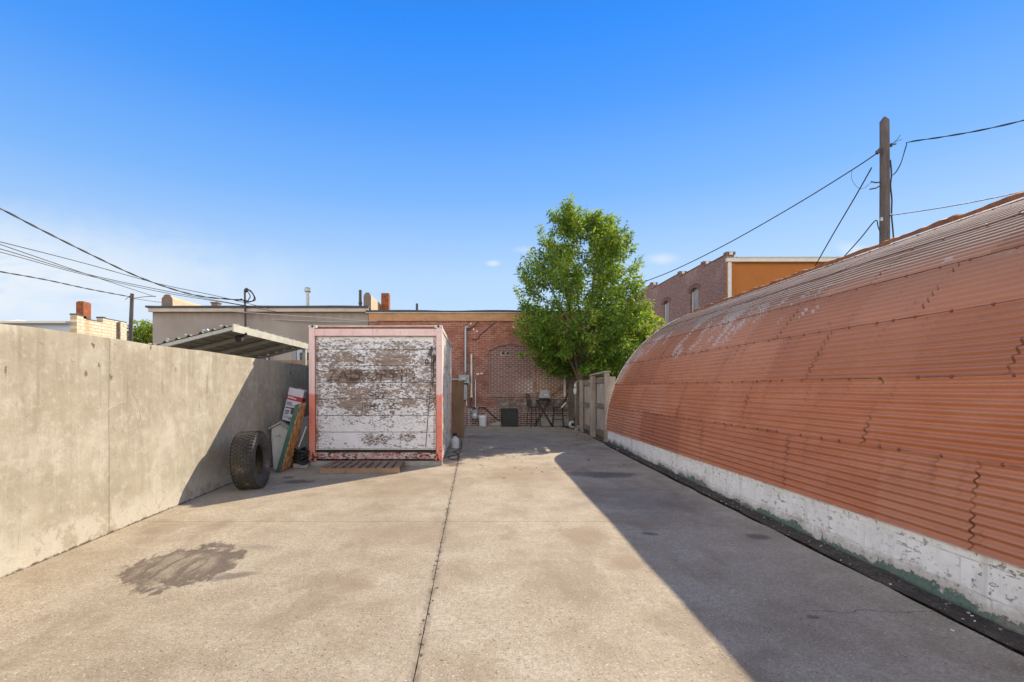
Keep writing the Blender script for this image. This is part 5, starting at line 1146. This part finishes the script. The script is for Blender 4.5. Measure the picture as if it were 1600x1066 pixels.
# ------------------------------------------------------------------ brick building at the right, beyond the hut
def corner_building():
    X = 10.4; Y0 = 20.0; zt = lambda py, y: CAMZ + (CY - py) * y / F
    r = thing('corner_building', 'two storey brown brick building with an ochre rear wall behind the hut', 'building', (X, Y0, 0))
    yy = lambda px: F * X / (px - CX)
    segs = [(Y0, yy(1099), zt(398, Y0)), (yy(1099), yy(1062), zt(412.5, yy(1099))), (yy(1062), yy(1018), zt(427.5, yy(1062))), (yy(1018), 34.0, zt(444.5, yy(1018)))]
    wins = [(F * X / (1091 - CX), F * X / (1078.5 - CX)), (F * X / (1045 - CX), F * X / (1036.5 - CX))]; wt_, wbz = 6.10, 3.6
    # side wall with two arched openings
    m = MB(); P = lambda y, z, x=X: (x, y, z)
    cuts = sorted([s[0] for s in segs] + [34.0] + [v for w_ in wins for v in w_])
    top = lambda y: next(z for a, b, z in segs if a - 1e-6 <= y < b) if y < 34 else segs[-1][2]
    for a, b in zip(cuts, cuts[1:]):
        t = top((a + b) / 2); hole = next((w_ for w_ in wins if w_[0] - 1e-6 <= (a + b) / 2 <= w_[1]), None)
        if not hole: m.poly([P(a, -.1), P(b, -.1), P(b, t), P(a, t)])
        else:
            k = 10; ys = [a + (b - a) * i / k for i in range(k + 1)]; az = lambda y: wt_ + .13 * (1 - ((y - (hole[0] + hole[1]) / 2) / ((hole[1] - hole[0]) / 2)) ** 2)
            m.poly([P(a, -.1), P(b, -.1), P(b, wbz), P(a, wbz)])
            for p, q in zip(ys, ys[1:]): m.poly([P(p, az(p)), P(q, az(q)), P(q, t), P(p, t)]); m.poly([P(p, az(p)), P(p, az(p), X + .16), P(q, az(q), X + .16), P(q, az(q))])
    for a, b in wins:
        for y in (a, b): m.poly([P(y, wbz), P(y, wbz, X + .16), P(y, wt_ + .02, X + .16), P(y, wt_ + .02)])
    m.poly([P(34, -.1), P(34, -.1, X + 14), P(34, segs[-1][2], X + 14), P(34, segs[-1][2])])
    for (a, b, z), nx in zip(segs, segs[1:]): m.poly([P(b, z), P(b, nx[2]), P(b, nx[2], X + .32), P(b, z, X + .32)])
    for a, b, z in segs: m.poly([P(a, z - .5, X + .32), P(b, z - .5, X + .32), P(b, z, X + .32), P(a, z, X + .32)])
    m.poly([P(Y0, -.1), P(Y0, segs[0][2]), P(Y0, segs[0][2], X + .32), P(Y0, -.1, X + .32)])
    m.build('brick_wall', M_bcorner, r, recalc=False)
    for a, b in wins:
        m = MB(); m.span((X + .13, a, wbz), (X + .19, b, wt_ + .13)); f = m.build('window', M_blind, r)
        m = MB(); m.span((X + .10, a + .0, wbz), (X + .128, a + .09, wt_ + .05)); m.span((X + .10, b - .06, wbz), (X + .128, b, wt_ + .05)); m.build('frame', M_whitetrim, f)
        m = MB(); rn = random.Random(4); yc = (a + b) / 2; Rw = .9; q0 = wt_ + .13 - Rw
        for i in range(15):
            t = -.62 + 1.24 * i / 14; qm = Matrix.Rotation(-t, 3, 'X'); m.box(Vector((X - .006, yc, q0)) + qm @ Vector((0, 0, Rw + .11)), (.04, .062, .2), qm)
        m.build('arch', M_archdk, r)
    m = MB()
    for i, (a, b, z) in enumerate(segs):
        m.span((X - .03, a - .02, z + .002), (X + .36, b, z + .035)); m.span((X - .02, a - .02, z + .036), (X + .36, a + .22, z + .12))
    m.build('coping', M_archdk, r)
    for i, (a, b, z) in enumerate(segs): MB().span((X + .10, a - .045, z - .02), (X + .24, a - .022, z + .10)).build('coping_end', M_flash, r)
    zf = zt(404.5, Y0)
    m = MB(); m.span((X + .33, Y0 + .03, -.1), (X + 15, Y0 + 13.9, zf - .04)); m.build('rear_wall', M_orange, r)
    m = MB(); m.span((X - .05, Y0 - .14, zf - .15), (X + 15.1, Y0 - .004, zf)); m.build('fascia', M_cream, r, bevel=.008)
    m = MB(); m.span((X + .34, Y0 - .16, zf + .002), (X + 15.1, Y0 + 13.8, zf + .05)); m.build('roof', M_galv, r)
    m = MB(); m.span((X + .02, Y0 - .10, 0), (X + .16, Y0 - .003, zf - .152)); m.build('corner_board', M_whitetrim, r, bevel=.008)
    m = MB(); m.span((X + .165, Y0 - .03, 0), (X + .329, Y0 + .02, zf - .152)); m.span((X - .004, Y0 - .05, 0), (X + .018, Y0 + .03, zf - .152)); m.build('wall_edge', M_orange, r)
corner_building()

# ------------------------------------------------------------------ fence and gate beside the hut
def yard_fence():
    r = thing('wooden_fence', 'weathered board fence with framed gate between the hut and the brick building', 'fence', (3.45, 12.45, gz(12.4)))
    rn = random.Random(8)
    xl = lambda y: 3.44 + (y - 12.4) * .012
    z0 = lambda y: gz(y)
    for a, b, zt in ((12.46, 14.0, 1.80), (14.16, 17.25, 1.74)):
        m = MB(); y = a
        while y < b - .02:
            w_ = min(.14, b - y) - .006; m.box((xl(y) + .075 + rn.uniform(-.004, .004), y + w_ / 2, (z0(y) + .05 + zt) / 2), (.018, w_, zt - z0(y) - .05 + rn.uniform(-.02, .02)), (0, 0, rn.uniform(-.01, .01))); y += .14
        m.build('boards', M_fence, r)
        for z, hgt in ((zt - .09, .12), ((zt + .2) / 2 + .02, .13), (.30, .12)):
            m = MB(); m.beam((xl(a) + .04, a, z), (xl(b) + .04, b, z), .045, hgt); m.build('rail', M_rail, r, bevel=.004)
    for y, zt, w_ in ((12.50, 1.90, .11), (13.98, 1.86, .13), (14.12, 1.84, .10), (15.6, 1.76, .1), (16.4, 1.72, .05)):
        m = MB(); m.span((xl(y) - .075, y - w_ / 2, z0(y) - .05), (xl(y) + .035, y + w_ / 2, zt)); m.build('post', M_fence, r, bevel=.005)
    m = MB(); m.span((3.36, 12.40, gz(12) - .05), (3.62, 12.44, 1.80)); m.build('end_board', M_fence, r)
    m = MB(); m.beam((xl(12.45) - .01, 12.42, 1.925), (xl(14.1) - .01, 14.2, 1.885), .15, .04); m.build('cap_rail', M_fence, r, bevel=.004)
    m = MB(); m.span((3.42, 16.1, gz(16)), (3.9, 16.2, gz(16) + .10)); tag(m.build('garden_kerb', M_block, loc=(3.5, 16.1, gz(16)), bevel=.008), 'low concrete kerb at the foot of the tree', 'kerb')
yard_fence()

# ------------------------------------------------------------------ trees
def leaf_mesh(m, tone, c, d, up, L, Wd, tv):
    """one folded leaf of four small faces"""
    d = d.normalized(); s = d.cross(up)
    if s.length < 1e-3: s = d.cross(Vector((1, 0, .2)))
    s.normalize(); nn = s.cross(d)
    a = m.bm.verts.new(c); t = m.bm.verts.new(c + d * L - nn * L * .12); p = m.bm.verts.new(c + d * L * .45 + s * Wd + nn * Wd * .35); q = m.bm.verts.new(c + d * L * .45 - s * Wd + nn * Wd * .35); k = m.bm.verts.new(c + d * L * .5)
    for v in (a, t, p, q, k): v[tone] = tv
    for f in ((a, p, k), (p, t, k), (a, k, q), (k, t, q)): m.face(f)

def tree():
    X, Y = 3.50, 16.25; z0 = gz(Y); rn = random.Random(21)
    r = thing('ash_tree', 'leafy green ash tree in the far right corner of the yard', 'tree', (X, Y, z0))
    b = MB(); base = Vector((X, Y, z0 - .05))
    fork = Vector((X + .08, Y, z0 + 1.75))
    b.tube(smooth_path([base, base + Vector((.02, 0, .5)), base + Vector((.06, .01, 1.2)), fork]), [.16, .15, .142, .136, .13, .128, .126, .124, .122, .12, .119, .118, .117, .116, .115, .114, .112, .11, .11][:19], 12)
    prof = [(1.95, 1.3), (2.3, 1.75), (2.8, 2.2), (3.8, 2.35), (4.85, 2.15), (5.9, 1.9), (6.4, 1.68), (6.8, 1.28), (7.2, .75), (7.7, .2)]
    def cxz(z):
        pts = [(1.7, 4.06), (2.1, 4.06), (2.7, 3.98), (3.8, 3.66), (4.85, 3.48), (5.9, 3.52), (7.0, 3.74), (7.5, 3.3), (8, 3.3)]
        for (a, xa), (c, xc) in zip(pts, pts[1:]):
            if a <= z <= c: return xa + (xc - xa) * (z - a) / (c - a)
        return 3.6
    def rad(z):
        for (a, ra), (c, rc) in zip(prof, prof[1:]):
            if a <= z <= c: return ra + (rc - ra) * (z - a) / (c - a)
        return 0
    limbs = []
    for i in range(13):
        a = 2 * math.pi * i / 13 + rn.uniform(-.2, .2); z = rn.uniform(3.6, 6.6); rr = rad(z) * rn.uniform(.35, .75)
        tip = Vector((cxz(z) + rr * math.cos(a), Y + rr * math.sin(a), z)); s = fork + Vector((0, 0, rn.uniform(-.45, .3))); mid = s.lerp(tip, .5) + Vector((rn.uniform(-.2, .2), rn.uniform(-.2, .2), .25))
        P = smooth_path([s, mid, tip], 5); b.tube(P, [.065 * (1 - .8 * k / (len(P) - 1)) for k in range(len(P))], 7); limbs.append(P)
    m = MB(); tone = m.bm.verts.layers.float.new('tone')
    shoots = 0; tries = 0
    tips = [at(a, b, 16.25 + rn.uniform(-.5, .5)) for a, b in ((888, 317), (857, 329), (874, 338), (920, 331), (905, 340), (950, 344), (968, 340), (984, 366), (842, 352), (828, 388), (812, 415), (806, 448), (1000, 400), (1004, 430), (895, 352), (935, 352), (860, 360), (818, 470), (808, 492), (1012, 470), (960, 372))]
    while shoots < 600:
        tries += 1
        z = rn.uniform(2.1, 7.45); Rz = rad(z)
        a = rn.uniform(0, 2 * math.pi); rr = Rz * math.sqrt(rn.uniform(.10, 1.0)) * .93
        # lobes and hollows in the crown
        lob = nz(math.cos(a) * 1.6, math.sin(a) * 1.6, z * .75)
        if lob < -.27: continue
        rr *= 1.0 + .16 * lob
        if z > 6.2:        # two separate leaders at the top
            gx = rr * math.cos(a); 
            if -.15 < gx < .25 and rn.random() < .8: continue
        c = Vector((cxz(z) + rr * math.cos(a), Y + rr * math.sin(a) * .92, z))
        out = Vector((math.cos(a), math.sin(a), 0)); dirv = (out * (.75 if z < 5.5 else .32) + Vector((0, 0, .55 if z > 2.8 else .12)) + Vector((rn.gauss(0, .25), rn.gauss(0, .25), rn.gauss(0, .2)))).normalized()
        L = rn.uniform(.45, .85) if z < 6.2 else rn.uniform(.5, .95)
        st = c - dirv * L * .6
        if shoots < len(tips):
            tip = tips[shoots]; z = 7.0; L = rn.uniform(.9, 1.25); dirv = (Vector((.25 * (tip.x - 3.6), rn.gauss(0, .1), 1))).normalized(); st = tip - dirv * L; a = 0
        pts = [st + dirv * L * t + Vector((0, 0, -.10 * t * t * (1 if z < 5 else .2))) for t in (0, .33, .66, 1)]
        b.tube(pts, [.012, .009, .006, .003], 4)
        kl = int(64 * L / .65)
        sh_t = rn.gauss(.5, .14) + .10 * (z - 4.5) / 3
        for k in range(kl):
            t = rn.random() ** .8; p = pts[0].lerp(pts[-1], t); sd = Vector((rn.gauss(0, 1), rn.gauss(0, 1), rn.gauss(0, .7))).normalized()
            spread = (.19 if z < 6.2 else .12) * (1 - .45 * t)
            p = p + sd * spread * rn.random() ** .5
            ld = (sd * .8 + dirv * .5 + Vector((0, 0, -.45))).normalized()
            leaf_mesh(m, tone, p, ld, Vector((rn.gauss(0, .5), rn.gauss(0, .5), 1)).normalized(), rn.uniform(.10, .165), rn.uniform(.023, .038), min(1, max(0, sh_t + rn.gauss(0, .22))))
        shoots += 1
    b.build('trunk', M_bark, r, smooth=True); m.build('crown', M_leaf, r, recalc=False)
    # things by its foot
    c = at(899, 612, 16.05); q = MB(); q.lathe([(.02, .12), (.055, .10), (.06, .02), (.05, -.06), (.02, -.10)], c, 14); q.lathe([(.035, .26), (.04, .16), (.02, .13)], c, 10); q.tube([c + Vector((0, 0, .26)), c + Vector((.06, .02, .34)), c + Vector((.14, .06, .36))], .006, 5)
    tag(q.build('bird_feeder', M_whiteplast, loc=c, smooth='angle'), 'small white feeder hanging on the tree trunk', 'feeder')
    Yw = 16.3; c = at(894, 664, Yw); r2 = thing('hose_reel', 'small white wheeled hose reel by the tree foot', 'hose reel', (c.x, Yw, gz(Yw))); Mx = Matrix.Rotation(R(25), 3, 'Z') @ Matrix.Rotation(R(90), 3, 'X')
    q = MB(); zc = gz(Yw) + .12; cc = Vector((c.x, Yw, zc)); q.lathe([(.055, -.03), (.12, -.03), (.125, 0), (.12, .03), (.055, .03)], cc, 22, Mx, closed=True); q.build('wheel', M_whiteplast, r2, smooth='angle')
    q = MB(); q.lathe([(.054, -.028), (.054, .028)], cc, 14, Mx); q.box(cc + Vector((.12, .05, .08)), (.1, .2, .28), (0, .3, 0)); q.build('hub', M_black, r2)
    q = MB(); q.box(at(900.5, 674, 15.6) + Vector((0, 0, .04)), (.10, .08, .14), (0, .3, .4)); tag(q.build('stone', M_block, loc=at(900.5, 674, 15.6), bevel=.02), 'pale stone at the edge of the planting corner', 'stone')
    # dark boards standing behind the trunk
    q = MB(); a = at(890, 588, 17.1); q.span((a.x - .02, 17.1, gz(17)), (a.x + .26, 17.14, a.z - .1)); tag(q.build('dark_board', M_rail, loc=(a.x, 17.1, gz(17))), 'tall dark board standing against the bricks behind the tree', 'board')
tree()

def bush(name, label, cx, cy, z, rx, rz, k, seed, mt, cat='bush'):
    rn = random.Random(seed); r = thing(name, label, cat, (cx, cy, 0)); b = MB(); b.tube([(cx, cy, -.05), (cx + .1, cy, z - rz)], [.12, .07], 8)
    m = MB(); tone = m.bm.verts.layers.float.new('tone')
    for i in range(k):
        d = Vector((rn.gauss(0, 1), rn.gauss(0, 1), rn.gauss(0, 1))).normalized(); q = rn.random() ** .4 * (1 + .35 * nz(d.x * 2, d.y * 2, d.z * 2 + seed))
        p = Vector((cx + d.x * rx * q, cy + d.y * rx * q, z + d.z * rz * q))
        if i % 60 == 0: b.tube([(cx + .1, cy, z - rz), p], [.03, .008], 4)
        leaf_mesh(m, tone, p, (d + Vector((rn.gauss(0, .6), rn.gauss(0, .6), rn.gauss(0, .6)))).normalized(), Vector((rn.gauss(0, .5), rn.gauss(0, .5), 1)).normalized(), rn.uniform(.14, .24), rn.uniform(.05, .09), min(1, max(0, rn.gauss(.55, .22))))
    b.build('trunk', M_bark, r); m.build('crown', mt, r, recalc=False)
bush('round_tree', 'distant round green tree between thin pole and stucco building', at(224, 540, 28).x, 28.5, 3.9, 1.25, 1.5, 4200, 5, M_bush, 'tree')
bush('shrub', 'sunlit yellow green foliage beyond the fence under the ash tree', 5.6, 17.6, 3.1, 1.35, 1.5, 3600, 9, M_bush, 'shrub')

# ------------------------------------------------------------------ poles and wires
def pole_right():
    Y = 13.8; b = at(1383, 380, Y); t = at(1382, 183, Y); X = b.x
    r = thing('utility_pole', 'tall weathered timber utility pole rising behind the red hut', 'pole', (X, Y, gz(Y)))
    m = MB(); k = 14; P = []; rr = []
    for i in range(k + 1):
        f = i / k; P.append((X + (t.x - X) * f + .01 * nz(f * 3, 1, 0), Y, gz(Y) + (t.z - .12 - gz(Y)) * f)); rr.append(.140 - .028 * f)
    P.append((t.x, Y, t.z)); rr.append(.03)
    m.tube(P, rr, 14); m.build('pole_shaft', M_pole, r, smooth='angle')
    m = MB(); q = lambda x, y: at(x, y, Y - .05)
    m.tube(smooth_path([q(1391, 250), q(1393, 272), q(1391.5, 290), q(1393.5, 312), q(1393, 335), q(1395, 358), q(1396.5, 378)]), .02, 6); m.build('riser_cable', M_cable, r, smooth=True)
    m = MB(); m.tube([q(1376, 231), q(1370, 239)], .03, 8); m.lathe([(.02, -.06), (.05, -.03), (.05, .03), (.02, .06)], q(1371, 238), 10); m.tube([q(1389, 227), q(1400, 225)], .02, 6); m.lathe([(.02, -.05), (.04, 0), (.02, .05)], q(1392.5, 227), 10)
    m.tube([q(1376, 285), q(1368, 285.5), q(1361, 284)], .018, 6); m.tube([q(1376, 290), q(1369, 294), q(1359, 296)], .018, 6); m.tube([q(1389, 229), q(1401, 219), q(1407, 211)], .008, 5); m.tube([q(1389, 229), q(1398, 222), q(1409, 218)], .008, 5); m.build('insulator', M_dkmetal, r, smooth='angle')
    m = MB(); m.box(q(1390, 336), (.07, .05, .07)); m.box(q(1377, 343), (.06, .05, .10)); m.build('bracket', M_galv, r)
    def wire(label, pts, rad=.016, mt=M_cable, twist=False, sag=0):
        w_ = [at(*p) for p in pts]
        if pts[0][0] < 0: w_ = [w_[0] + (w_[0] - w_[1]).normalized() * 9, w_[0] + (w_[0] - w_[1]).normalized() * 3] + w_
        if pts[-1][0] >= 1700: w_ = w_ + [w_[-1] + (w_[-1] - w_[-2]).normalized() * 8 + Vector((0, 0, .4)), w_[-1] + (w_[-1] - w_[-2]).normalized() * 20 + Vector((0, 0, 1.5))]
        if len(w_) == 2:
            w_ = [w_[0].lerp(w_[1], i / 24) - Vector((0, 0, sag * 4 * (i / 24) * (1 - i / 24))) for i in range(25)]
        else: w_ = smooth_path(w_, 8)
        m = MB()
        if twist:
            for s in (0, math.pi):
                L = []; acc = 0
                dense = smooth_path(w_, 6)
                for i, p in enumerate(dense):
                    if i: acc += (p - dense[i - 1]).length
                    a = acc * 7 + s; L.append(p + Vector((math.cos(a) * .4, math.cos(a) * .4, math.sin(a))) * rad * .75)
                m.tube(L, rad * .75, 5)
        else: m.tube(w_, rad, 6)
        tag(m.build('power_line', mt, loc=w_[0], smooth=True), label, 'wire'); return w_
    wire('long sagging wire from the timber pole down behind the ash tree', [(1371, 239, 13.7), (1330, 266.5, 14.2), (1240, 322, 15.6), (1140, 379, 17.8), (1060, 419, 20), (1008, 440, 21.8), (940, 464, 24)], .017)
    wire('twisted dark cable joining the timber pole from the upper right', [(1392, 275, 13.6), (1399, 270, 13.5), (1408, 254, 13.4), (1416, 228, 13.2), (1421, 222, 13.1), (1470, 214.5, 12.4), (1530, 204, 11.7), (1600, 188, 11), (1700, 160, 10)], .014, twist=True)
    wire('steep guy wire left of the timber pole', [(1362, 262, 13.6), (1336, 308, 14.4), (1303, 364, 15.6), (1274, 415, 17)], .017)
    wire('short steep wire low on the timber pole', [(1376, 366, 13.7), (1372, 354, 13.7), (1367.5, 345, 13.7), (1345, 372, 14.2), (1318, 402, 14.8), (1290, 432, 15.4)], .015)
    wire('thin wire running right from the timber pole above the roof', [(1390, 337, 13.7), (1470, 325, 12.9), (1540, 312, 12.2), (1600, 299, 11.6), (1700, 274, 10.8)], .011)
    wire('short loop of wire beside the insulators on the timber pole', [(1331, 267, 13.9), (1331, 280, 13.8), (1340, 293, 13.7), (1350, 294, 13.7), (1362, 285, 13.6), (1372, 285, 13.6)], .005)
    # left side lines
    wire('thick twisted service cable slanting down to the stucco building mast', [(-80, 290, 9.2), (0, 326, 10.4), (60, 357, 11.3), (140, 397, 12.6), (210, 430, 13.8), (270, 452, 15), (320, 464, 16), (378, 469, 17.1)], .017, twist=True)
    wire('upper of the thin lines above the concrete wall', [(-60, 364, 9.5), (0, 378, 10.4), (130, 411, 12.5), (250, 444, 14.6), (340, 463, 16), (420, 482.5, 17.12)], .010)
    wire('thin line crossing close below the upper line at left', [(-60, 362, 9.5), (0, 382, 10.4), (90, 413, 12), (170, 440, 14), (243, 464, 17.7)], .010)
    wire('lower thin line ending at the stucco building roof edge', [(-60, 378, 9.5), (0, 389, 10.4), (130, 427, 12.5), (250, 453, 14.6), (340, 470, 16), (404, 481, 17.12)], .010)
    wire('lowest thin line of the fan above the wall', [(-60, 384, 9.5), (0, 394, 10.4), (130, 429, 12.5), (260, 458, 14.8), (370, 476, 16.6), (440, 489, 17.15)], .009)
    wire('dark double line from the left edge to the thin leaning pole', [(-60, 413, 14), (0, 424.5, 15), (70, 437, 16.5), (140, 452, 18.2), (204, 464, 19.9)], .016, twist=True)
    wire('pale line from thin pole past the stucco wall', [(204, 466, 19.9), (280, 477, 18.8), (360, 492, 17.9), (440, 500, 17.3), (575, 504, 17.2)], .014, M_palewire)
    wire('pale cord stretched under the stucco building eaves', [(330, 484, 17.0), (420, 491, 17.0), (500, 496, 17.05), (560, 501, 17.1), (590, 502, 17.2)], .013, M_palewire)
    wire('short stay from the thin pole to the rounded parapet', [(204, 467, 19.9), (225, 464, 18.9), (243, 463, 17.74)], .012)
    Y = 20; b = at(203.5, 535, Y); t = at(206.5, 459, Y)
    r = thing('thin_pole', 'thin dark leaning pole beside the painted block wall', 'pole', (b.x - .05, Y, 0))
    m = MB(); m.tube([(b.x - .09, Y, -.05), b, t], [.10, .085, .07], 10); m.build('pole_shaft', M_pole, r, smooth='angle')
    m = MB(); m.tube([(t.x, Y - .08, t.z - .14), (t.x - .1, Y - .12, t.z - .18), (t.x - .2, Y - .1, t.z - .26)], .012, 5); m.lathe([(.03, -.05), (.045, 0), (.03, .05)], (t.x, Y - .10, t.z - .15), 8); m.build('insulator', M_dkmetal, r, smooth='angle')
pole_right()

def litter():
    m = MB(); rn = random.Random(12)
    for i in range(420):
        if rn.random() < .6: y = rn.uniform(12.4, 17.1); x = edge_x(y) + rn.gauss(0, .22) - .12
        elif rn.random() < .5: y = rn.uniform(16.6, 17.25); x = rn.uniform(-.2, 3.2)
        else: y = rn.uniform(7.5, 14); x = rn.uniform(-.2, 2.8)
        s = rn.uniform(.018, .04); a = rn.uniform(0, 6.3); z = gz(y) + .004; m.mi = rn.choice((0, 0, 1)); dx_, dy_ = Vector((math.cos(a), math.sin(a))) * s
        m.poly([(x - dx_, y - dy_, z), (x + dy_ * .4, y - dx_ * .4, z + .010), (x + dx_, y + dy_, z + .003), (x - dy_ * .4, y + dx_ * .4, z + .008)])
    tag(m.build('leaf_litter', [M_palletf, M_bark], recalc=False), 'scattered dry fallen leaves near the back of the yard', 'leaves', kind='stuff')
litter()

# ------------------------------------------------------------------ furniture and odds at the brick wall
def odds():
    Y = 17.0; z = gz(Y); c = at(754.5, 666, Y)
    r = thing('bucket', 'light grey plastic bucket beside the gas meter', 'bucket', (c.x, Y, z))
    m = MB(); m.lathe([(.12, 0), (.125, .01), (.145, .30), (.155, .305), (.155, .36), (.15, .37), (.142, .365), (.118, .02)], (c.x, Y, z), 26, caps=True); m.build('pail', M_whiteplast, r, smooth='angle')
    m = MB(); m.tube([(c.x + .155 * math.cos(a), Y - .03 - .12 * math.sin(a), z + .33 - .10 * math.sin(a)) for a in [math.pi * i / 10 for i in range(11)]], .004, 5); m.build('bail', M_galv, r)
    a, b = at(784, 668, 16.75), at(809.5, 639, 16.75); z = gz(16.75)
    r = thing('black_cabinet', 'square black cabinet standing under the bricked up window', 'cabinet', ((a.x + b.x) / 2, 16.75, z))
    m = MB(); w_ = b.x - a.x; h = .62; x0 = a.x
    m.span((x0, 16.75, z + .02), (x0 + .04, 17.25, z + h)); m.span((x0 + w_ - .04, 16.75, z + .02), (x0 + w_, 17.25, z + h)); m.span((x0 + .041, 16.75, z + h - .04), (x0 + w_ - .041, 17.25, z + h)); m.span((x0 + .041, 16.75, z + .02), (x0 + w_ - .041, 17.25, z + .06)); m.build('case', M_black, r, bevel=.006)
    m = MB(); m.span((x0 + .041, 16.775, z + .061), (x0 + w_ - .041, 16.80, z + h - .041)); m.build('door', M_black, r)
    m = MB(); m.span((x0 + w_ - .09, 16.75, z + .25), (x0 + w_ - .07, 16.774, z + .45)); m.build('handle', M_dkmetal, r)
    m = MB(); m.span((x0 + .02, 16.78, z), (x0 + w_ - .02, 17.2, z + .02)); m.build('plinth_foot', M_dkmetal, r)
    # tall folding table and two bar chairs, black metal
    Y = 16.85; z = gz(Y); tc = at(849, 640, Y); X = tc.x
    r = thing('bar_table', 'tall black folding table against the bricks', 'table', (X, Y, z))
    m = MB(); m.lathe([(.27, .0), (.28, .012), (.28, .024)], (X, Y, z + .90), 28); m.build('tabletop', M_black, r, smooth='angle')
    for s in (-1, 1):
        for d in (-1, 1): m = MB(); m.tube([(X + d * .32, Y + s * .17, z), (X - d * .22, Y + s * .15, z + .90)], .013, 8); m.build('leg', M_black, r, smooth=True)
    m = MB()
    for d, zz in ((-1, .10), (1, .10), (-1, .45), (1, .45)): m.tube([(X + d * (.32 - .6 * zz * .9), Y - .17, z + zz), (X + d * (.32 - .6 * zz * .9), Y + .17, z + zz)], .009, 6)
    m.build('stretcher', M_black, r)
    def chair(X, Y, rz, label, lean):
        z = gz(Y); r = thing('bar_chair', label, 'chair', (X, Y, z), rz, 'bar chairs by the tall table'); M4 = mworld(r)
        p = lambda x, y, zz: M4 @ Vector((x, y, zz))
        m = MB(); k = 20
        m.prism([p(.18 * math.cos(2 * math.pi * i / k), .18 * math.sin(2 * math.pi * i / k), .66) for i in range(k)], (0, 0, .03)); m.build('seat', M_black, r)
        for sx in (-1, 1):
            for sy in (-1, 1): m = MB(); m.tube([p(sx * .19, sy * .19, 0), p(sx * .14, sy * .14, .66)], .012, 8); m.build('leg', M_black, r, smooth=True)
        m = MB()
        for zz, q in ((.25, .172), (.45, .157)):
            for a, b in (((1, 1), (1, -1)), ((1, -1), (-1, -1)), ((-1, -1), (-1, 1)), ((-1, 1), (1, 1))): m.tube([p(a[0] * q, a[1] * q, zz), p(b[0] * q, b[1] * q, zz)], .008, 6)
        m.build('stretcher', M_black, r)
        m = MB(); m.tube(smooth_path([p(-.15, -.16, .68), p(-.18 - lean * .4, -.165, .9), p(-.20 - lean, -.13, 1.10), p(-.21 - lean, 0, 1.14), p(-.20 - lean, .13, 1.10), p(-.18 - lean * .4, .165, .9), p(-.15, .16, .68)]), .012, 8)
        for yy in (-.07, 0, .07): m.tube([p(-.17, yy, .70), p(-.205 - lean, yy, 1.12)], .010, 6)
        m.tube([p(-.18 - lean * .4, -.165, .9), p(-.18 - lean * .4, .165, .9)], .012, 6); m.build('backrest', M_black, r, smooth=True)
    chair(at(834, 660, 16.75).x, 16.75, R(18), 'black metal bar chair left of the tall table', .02)
    chair(at(872, 660, 16.8).x, 16.8, R(165), 'black metal bar chair right of the tall table, back leaning', .12)
    # table top grill
    gx = at(850.5, 620, Y).x; zt = z + .925
    r = thing('portable_grill', 'grey lidded portable grill sitting on the tall black table', 'grill', (gx, Y, zt))
    m = MB(); m.prism([(gx - .19, Y - .14, zt + .06), (gx + .19, Y - .14, zt + .06), (gx + .19, Y - .14, zt + .10), (gx + .15, Y - .12, zt + .30), (gx + .10, Y - .12, zt + .33), (gx - .10, Y - .12, zt + .33), (gx - .14, Y - .12, zt + .30), (gx - .19, Y - .14, zt + .10)], (0, .27, 0)); m.build('lid', M_greymetal, r, bevel=.015)
    m = MB(); m.box((gx, Y - .005, zt + .035), (.34, .24, .045)); m.build('base', M_black, r, bevel=.008)
    m = MB(); m.span((gx - .03, Y - .165, zt + .16), (gx + .09, Y - .148, zt + .185)); m.build('handle', M_whiteplast, r)
    m = MB(); m.tube([(gx + .17, Y - .05, zt + .26), (gx + .23, Y - .05, zt + .22)], .018, 8); m.build('knob', M_cardr, r)
    m = MB(); m.beam(at(877, 637, 16.6), at(884.5, 629, 16.6), .03, .05); tag(m.build('folded_strap', M_whitetrim, loc=at(877, 637, 16.6)), 'short white strap hung on the right bar chair', 'strap')
    m = MB()
    for px, py, s in ((771, 661, .16), (779, 659, .2), (788, 663, .12), (766, 664, .12)):
        c = at(px, py + 4, 17.1); m.lathe([(s * .9, 0), (s, s * .3), (s * .7, s * .7), (s * .2, s * .9)], (c.x, 17.1, gz(17.1)), 10)
    tag(m.build('rubble_heap', M_dirt, loc=(at(775, 664, 17.1).x, 17.1, gz(17.1))), 'low dark heap of rubble at the foot of the brick wall', 'rubble')
    m = MB(); c = at(866, 660, 17.15); m.span((c.x - .5, 17.15, gz(17.1)), (c.x + .9, 17.30, gz(17.1) + .30)); tag(m.build('concrete_footing', M_block, loc=(c.x, 17.2, gz(17.1)), bevel=.01), 'rough pale footing along the wall behind the table', 'footing')
odds()
